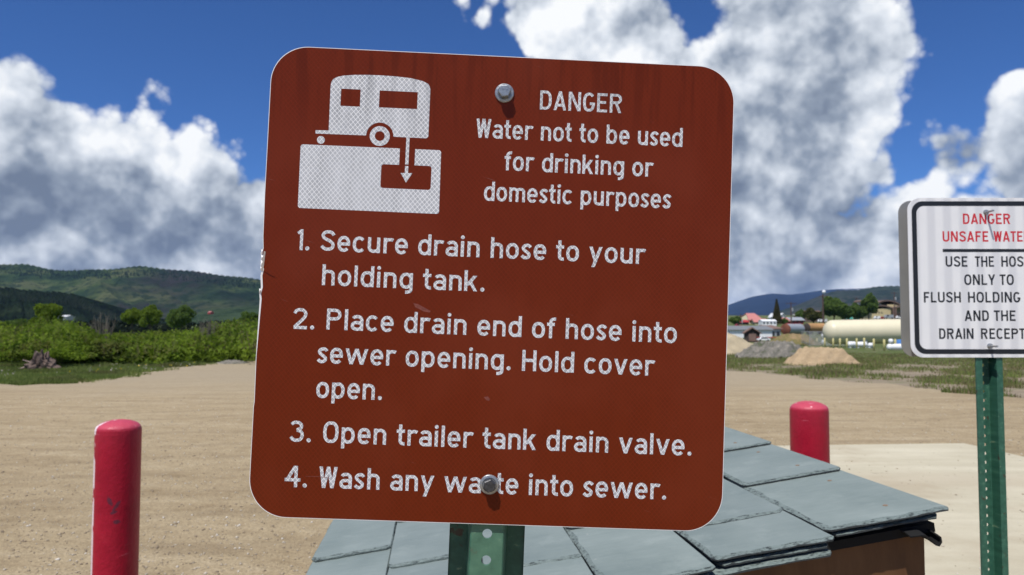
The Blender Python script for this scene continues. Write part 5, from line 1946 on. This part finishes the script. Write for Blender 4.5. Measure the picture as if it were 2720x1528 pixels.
def box_house(name, label, px0, px1, pb, pe, pr_, wall_m, roof_m, depth=6., yaw=0, ridge_x=True, wins=0, cat='house', over=.3, D=None, inset=0., door=None, hip=0.):
    """gable building; pe eave height, pr_ ridge height in picture terms"""
    D = D or dist_for(pb)
    s = D / 2000
    w, he, hr = (px1 - px0) * s, (pb - pe) * s, (pb - pr_) * s
    z = CAMZ + (HOR - pb) * s
    t = thing(name, label, cat, (((px0 + px1) / 2 - 1360) * s, D, z), (0, 0, R(yaw)))
    k = MB()
    if ridge_x:
        k.prism([(-w / 2, -1), (w / 2, -1), (w / 2, he), (-w / 2, he)], 0, depth)
        for sx in (-1, 1):
            k.add([(sx * w / 2, 0, he), (sx * w / 2, depth, he), (sx * (w / 2 - hip), depth / 2, hr - .05)], [(0, 1, 2)])
    else:
        k.prism([(-w / 2, -1), (w / 2, -1), (w / 2, he), (0, hr), (-w / 2, he)], 0, depth)
    k.build('wall', wall_m, t)
    k = MB()
    th = .14
    sl = (hr - he) / (depth / 2 if ridge_x else w / 2)
    if ridge_x:
        for y0_, y1_, za, zb in ((-over, depth / 2, he - over * sl, hr), (depth / 2, depth + over, hr, he - over * sl)):
            hx0 = w / 2 + over - (hip if y0_ > 0 else 0)
            hx1 = w / 2 + over - (hip if y0_ < 0 else 0)
            k.add([(-hx0, y0_, za), (hx0, y0_, za), (hx1, y1_, zb), (-hx1, y1_, zb), (-hx0, y0_, za + th), (hx0, y0_, za + th), (hx1, y1_, zb + th), (-hx1, y1_, zb + th)],
                  [(0, 3, 2, 1), (4, 5, 6, 7), (0, 1, 5, 4), (1, 2, 6, 5), (2, 3, 7, 6), (3, 0, 4, 7)])
    else:
        for sx in (-1, 1):
            a = (sx * (w / 2 + over), he - over * sl)
            k.add([(0, -over, hr), (a[0], -over, a[1]), (a[0], depth + over, a[1]), (0, depth + over, hr), (0, -over, hr + th), (a[0], -over, a[1] + th), (a[0], depth + over, a[1] + th), (0, depth + over, hr + th)],
                  [(0, 3, 2, 1), (4, 5, 6, 7), (0, 1, 5, 4), (1, 2, 6, 5), (2, 3, 7, 6), (3, 0, 4, 7)])
    auto_smooth(k.build('roof', roof_m, t), 10)
    for i in range(wins):
        k = MB()
        x = -w / 2 + w * (i + .5) / wins
        ww, wh = min(.45, w / wins * .28), min(.55, he * .22)
        k.box(x - ww, x + ww, -.05, .01, he * .55 - wh, he * .55 + wh)
        k.build('window', M['glass'], t)
    if door:
        k = MB()
        k.box(-.5, .5, -.06, .01, 0, min(2.1, he * .85))
        k.build('door', door, t)
    return t


box_house('barn', 'long white shed with grey roof behind the brown gabled hut', 1938, 2050, 907, 877, 868, M['white'], M['grey_roof'], 8, 0, True, 0, 'shed', D=140)
box_house('hut', 'small dark brown gabled hut in front of the long white shed', 1979, 2016, 906, 884, 872, M['dark_wood'], M['brown_wood'], 3.5, -14, False, 0, 'hut', D=110, door=M['brown_wood'])
box_house('shelter', 'weathered grey lean-to joined to the right end of the white shed', 2044, 2074, 905, 874, 866, M['metal_grey'], M['brown_wood'], 7, 12, True, 2, 'shed', D=150)
box_house('red_roofed_house', 'house with faded red roof above the long white shed', 1988, 2026, 861, 850, 833, M['cream_wall'], M['red_roof'], 9, 8, True, 3, 'house', hip=1.2)
box_house('garage', 'low red roofed wing right of the red roofed house', 2004, 2036, 862, 856, 848, M['cream_wall'], M['red_roof'], 7, -8, True, 2, 'garage')
box_house('cabin', 'dark cabin with small red roof left of the red roofed house', 1966, 1988, 862, 856, 851, M['dark_wood'], M['red_wall'], 5, 0, True, 1, 'cabin')
box_house('trailer_home', 'white mobile home left of the tall spruce', 2024, 2062, 864, 854, 850, M['white'], M['white'], 4, 0, True, 4, 'mobile home', over=.1)
box_house('white_house', 'small white gabled house right of the tall spruce', 2070, 2088, 856, 842, 833, M['offwhite'], M['offwhite'], 7, 20, False, 2, 'house', door=M['dark_wood'])
box_house('pink_roofed_house', 'low house with pink red roof beside the utility pole', 2079, 2101, 860, 853, 845, M['red_wall'], M['red_roof'], 6, 0, True, 2, 'house')
box_house('red_building', 'bright red low building with light grey roof', 2101, 2134, 860, 851, 844, M['red_wall'], M['metal_grey'], 7, 0, True, 3, 'building', over=.5)
box_house('wooden_house', 'brown wooden house partly behind the olive green tree', 2136, 2192, 856, 836, 826, M['brown_roof'], M['brown_wood'], 9, 10, True, 4, 'house')
box_house('kiosk', 'small teal roofed kiosk left of the slim pole', 2246, 2264, 851, 847, 841, M['offwhite'], M['teal'], 4, 0, True, 2, 'kiosk')
box_house('kiosk', 'teal roofed hut right of the slim pole', 2279, 2290, 851, 847, 841, M['teal'], M['teal'], 4, 0, True, 1, 'kiosk')
box_house('kiosk', 'teal roofed hut in front of the tan building', 2322, 2338, 849, 844, 838, M['offwhite'], M['teal'], 4, 0, True, 2, 'kiosk')
box_house('white_house', 'far white roofed farm building below the dark ridge at left', 155, 176, 846, 842, 838, M['metal_grey'], M['offwhite'], 12, 10, True, 2, 'farm building', D=420)
box_house('farmhouse', 'tiny red farmhouse on the pale hillside at left', 552, 559, 832, 830, 827.5, M['red_wall'], M['red_roof'], 9, 0, True, 2, 'farmhouse', D=820)

# large tan building with curved brown roofs
D = 330.
s = D / 2000
z = CAMZ + (HOR - 853) * s
tb = thing('lodge', 'large tan building with sweeping curved brown roofs at the right', 'building', ((2360 - 1360) * s, D, z))
k = MB()
k.prism([(-44 * s, -2), (6 * s, -2), (6 * s, 34 * s), (-44 * s, 32 * s)], 0, 12)
k.prism([(6.02 * s, -2), (60 * s, -2), (60 * s, 44 * s), (6.02 * s, 44 * s)], 3, 16)
k.build('wall', M['tan_wall'], tb)


def curved_roof(x0, x1, z0, z1, y0, y1, th=.5, pw=2.):
    N_ = 14
    k = MB()
    P = [(x0 + (x1 - x0) * i / N_, z0 + (z1 - z0) * (1 - abs(2 * i / N_ - 1) ** pw)) for i in range(N_ + 1)]
    k.prism(P + [(x, z_ - th) for x, z_ in reversed(P)], y0, y1)
    auto_smooth(k.build('roof', M['brown_roof'], tb), 30)


curved_roof(-50 * s, 12 * s, 34 * s, 42 * s, -.5, 13)
curved_roof(-32 * s, 44 * s, 42 * s, 56 * s, 2.5, 17)
curved_roof(8 * s, 70 * s, 34 * s, 40 * s, -1.2, 8)
curved_roof(-44 * s, -22 * s, 54 * s, 58 * s, 10, 18)
k = MB()
k.box(14 * s, 60 * s, -.5, .4, -2, 22 * s)
k.build('porch', M['dark_wood'], tb)
for i in range(3):
    k = MB()
    k.box((-34 + 7 * i) * s, (-31 + 7 * i) * s, -.06, .02, 20 * s, 24 * s)
    k.build('window', M['glass'], tb)
for xx in (7, 13, 30, 48):
    k = MB()
    k.box((xx - 1.2) * s, (xx + 1.2) * s, -2.2, -1.5, -2, 33 * s)
    k.build('column', M['brown_wood'], tb)

# red rail fence by the hut
g, s = ground_at(2012, 905, 105)
rf = thing('rail_fence', 'thin red rail fence right of the brown hut', 'fence', (g.x, g.y, g.z))
for i in range(5):
    k = MB()
    k.box(-.05, .05, -.05, .05, -.2, .55)
    k.build('fence_post', M['rust'], rf, loc=(i * .68, 0, 0))
k = MB()
k.box(-.1, 2.9, -.09, -.052, .38, .50)
k.build('rail', M['red_wall'], rf)


# --- vehicles
def vehicle(kind, label, px0, px1, pb, pt, paint, D=None, yaw=0., group=None):
    D = D or dist_for(pb)
    s = D / 2000
    Lr, Hr = (px1 - px0) * s, (pb - pt) * s
    z = CAMZ + (HOR - pb) * s
    t = thing('parked_' + kind, label, kind, (((px0 + px1) / 2 - 1360) * s, D, z + Hr * .04), (0, 0, R(yaw)), group)
    W_ = Hr * 1.15
    if kind == 'car':
        prof = [(-.5, .16), (-.5, .50), (-.47, .56), (-.30, .62), (-.18, .96), (-.12, 1.), (.20, 1.), (.27, .96), (.40, .64), (.49, .60), (.5, .48), (.5, .16)]
        glass = [(-.27, .64), (-.165, .93), (.21, .93), (.35, .65)]
    elif kind == 'van':
        prof = [(-.5, .14), (-.5, .52), (-.38, .60), (-.28, .98), (-.24, 1.), (.49, 1.), (.5, .95), (.5, .14)]
        glass = [(-.36, .62), (-.27, .93), (-.05, .93), (-.05, .62)]
    else:
        prof = [(-.5, .16), (-.5, .55), (-.34, .60), (-.24, 1.), (.02, 1.), (.06, .58), (.5, .58), (.5, .16)]
        glass = [(-.31, .62), (-.22, .93), (0, .93), (.03, .62)]
    k = MB()
    k.prism([(x * Lr, z_ * Hr) for x, z_ in prof], -W_ / 2, W_ / 2)
    k.build('body', paint, t)
    for sy in (-1, 1):
        k = MB()
        k.prism([(x * Lr, z_ * Hr) for x, z_ in glass], sy * W_ / 2 - .02, sy * W_ / 2 + .02)
        k.build('side_window', M['glass'], t)
    for sx in (-.31, .31):
        for sy in (-1, 1):
            k = MB()
            rw = Hr * .2
            k.tube((sx * Lr, sy * W_ / 2 - .12, rw * .9), (sx * Lr, sy * W_ / 2 + .04, rw * .9), rw, rw, 16)
            k.build('wheel', M['rubber'], t)
    return t


vehicle('car', 'white car parked before the long white shed', 2010, 2043, 906, 896, M['white'], 104)
vehicle('van', 'white van left of the tall lamp pole on the bench', 2172, 2183, 857, 849, M['white'])
vehicle('van', 'white van right of the tall lamp pole on the bench', 2184, 2195, 857, 848.5, M['offwhite'])
vehicle('truck', 'red pickup truck at the left end of the town', 1951, 1968, 870, 861, M['red_car'], 200)
vehicle('van', 'white delivery van beyond the top of the cream tank', 2321, 2336, 848.5, 840.5, M['white'], 300)
vehicle('car', 'dark red car between the white van and the silver bus', 2337, 2347, 848, 842, M['red_car'], 302)
vehicle('van', 'silver bus with dark windows before the tan building', 2347, 2370, 848, 837, M['metal_grey'], 305)
vehicle('car', 'white car at the right end of the row before the tan building', 2378, 2394, 847, 840, M['white'], 298)


# --- poles and lamps
def utility_pole(label, px, pt, pb, D=None, arms=1, can=True, lamp=False, arm_w=1.3):
    D = D or dist_for(pb)
    s = D / 2000
    z0, z1 = CAMZ + (HOR - pb) * s, CAMZ + (HOR - pt) * s
    H_ = z1 - z0
    t = thing('utility_pole', label, 'utility pole', ((px - 1360) * s, D, z0))
    k = MB()
    k.tube((0, 0, -1), (0, 0, H_), .24, .16, 10)
    k.build('pole', M['pole'], t)
    for i in range(arms):
        k = MB()
        k.box(-arm_w, arm_w, -.25, -.12, H_ - .6 - 1.1 * i, H_ - .42 - 1.1 * i)
        k.build('crossarm', M['pole'], t)
    if can:
        k = MB()
        k.lathe([(.26, 0), (.30, .05), (.30, 1.0), (.2, 1.12)], 16, at=(.48, 0, H_ - 3.2))
        k.build('transformer', M['metal_grey'], t)
    if lamp:
        k = MB()
        bmz = [(.02, -.45)] + [(.45 * math.sin(math.pi * i / 9), -.45 * math.cos(math.pi * i / 9)) for i in range(1, 9)] + [(.02, .45)]
        k.lathe(bmz, 20, at=(.3, 0, H_ + .6))
        k.build('lamp_globe', M['white'], t, smooth=True)
    return t


utility_pole('tall brown pole with a white globe in front of the big green tree', 2186, 782, 882, 190, 1, False, True, .9)
utility_pole('pole with crossarm and grey transformer above the red building', 2101, 803, 862, None, 1, True, False, 1.9)
utility_pole('brown pole with transformer between the two green trees', 2275, 791, 851, None, 1, True)
utility_pole('slim pole with crossarm beside the tan building', 2376, 776, 850, 290, 1, True)
utility_pole('short far pole with transformer at the left end of the town', 1967, 835, 862, None, 1, True)


def street_lamp(label, px, py, pb):
    D = dist_for(pb)
    s = D / 2000
    z0, z1 = CAMZ + (HOR - pb) * s, CAMZ + (HOR - py) * s
    t = thing('street_lamp', label, 'street lamp', ((px - 1360) * s, D, z0))
    k = MB()
    k.tube((0, 0, -.5), (0, 0, z1 - z0), .06, .045, 8)
    k.build('pole', M['metal_grey'], t)
    k = MB()
    k.lathe([(.03, -.12), (.42, -.08), (.56, 0), (.40, .12), (.05, .16)], 18, at=(0, 0, z1 - z0))
    k.build('lamp_head', M['white'], t, smooth=True)


street_lamp('thin street lamp with flat white head above the red building', 2108, 837, 858)
street_lamp('thin street lamp with flat white head right of the tall globe pole', 2194, 827, 857)
street_lamp('thin street lamp with flat white head left of the tan building', 2317, 823, 853)

# --- town trees
for (px, pt, pb, wpx, mk, sd_, lab, n_) in (
        (2215, 781, 862, 62, 'tree_dark', 41, 'largest dark green tree right of the tall globe pole', 9000),
        (2243, 806, 860, 42, 'tree_dark', 42, 'dark tree squeezed against the largest tree on its right', 4500),
        (2268, 802, 856, 34, 'tree_dark', 43, 'dark tree just left of the slim brown pole', 4000),
        (2307, 778, 856, 44, 'tree_dark', 44, 'tall oval green tree left of the tan building', 6500),
        (2290, 812, 856, 34, 'tree_dark', 45, 'lower dark tree at the foot of the tall oval tree', 3500),
        (2151, 818, 862, 42, 'olive', 46, 'olive green round tree before the wooden house', 6000),
        (2127, 822, 856, 26, 'tree_dark', 47, 'small dark tree left of the olive green tree', 2500),
        (1953, 840, 866, 26, 'tree_dark', 48, 'dark bushy tree nearest the right edge of the brown sign', 3000),
        (2084, 846, 862, 14, 'tree_dark', 49, 'low bush between the spruce and the pink roofed house', 1500),
        (2350, 842, 852, 16, 'olive', 50, 'small round shrub before the tan building', 1500)):
    D = dist_for(pb)
    s = D / 2000
    tree_obj('tree', lab, (px - 1360) * s, D - (3 if px == 2151 else 0), CAMZ + (HOR - pb) * s, wpx * s, (pb - pt) * s, M[mk], sd_, n_, .42, .3, 26, .02)

# the tall spruce: whorls of drooping boughs
D = 262.
s = D / 2000
sp = thing('spruce_tree', 'tall narrow brownish spruce rising above the houses', 'tree', ((2063 - 1360) * s, D, CAMZ + (HOR - 862) * s))
rs = np.random.RandomState(61)
hS, wS = 66 * s, 34 * s
n = 9000
zz = rs.uniform(0, 1, n) ** .8
rad = (1 - zz) * wS / 2 * (.55 + .45 * np.abs(np.sin(zz * 38))) * rs.uniform(.35, 1.05, n)
an = rs.uniform(0, 6.28, n)
C = np.stack([rad * np.cos(an), rad * np.sin(an), hS * (.06 + .94 * zz) - rad * .25], 1)
V, F = tri_cloud(C, .28, rs)
link('crown', np_mesh('crown', V, F), M['spruce'], sp)
k = MB()
k.tube((0, 0, -.5), (0, 0, hS * .95), .22, .04, 8)
k.build('trunk', M['bark'], sp)
# ---------------------------------------------------------------- air: far hills fade to blue
def mb_haze(nt):
    pass


hz = bpy.data.materials.new('haze')
hz.use_nodes = True
hz.node_tree.nodes.clear()
H_ = NT(hz.node_tree)
pv = H_.n('ShaderNodeVolumePrincipled', {'Color': (.34, .55, 1.0, 1), 'Density': 3.2e-5, 'Anisotropy': 0.})
ho = hz.node_tree.nodes.new('ShaderNodeOutputMaterial')
hz.node_tree.links.new(pv.outputs[0], ho.inputs['Volume'])
k = MB()
k.box(-21000, 21000, -900, 17000, -40, 470)
tag(k.build('haze', hz), kind='stuff')
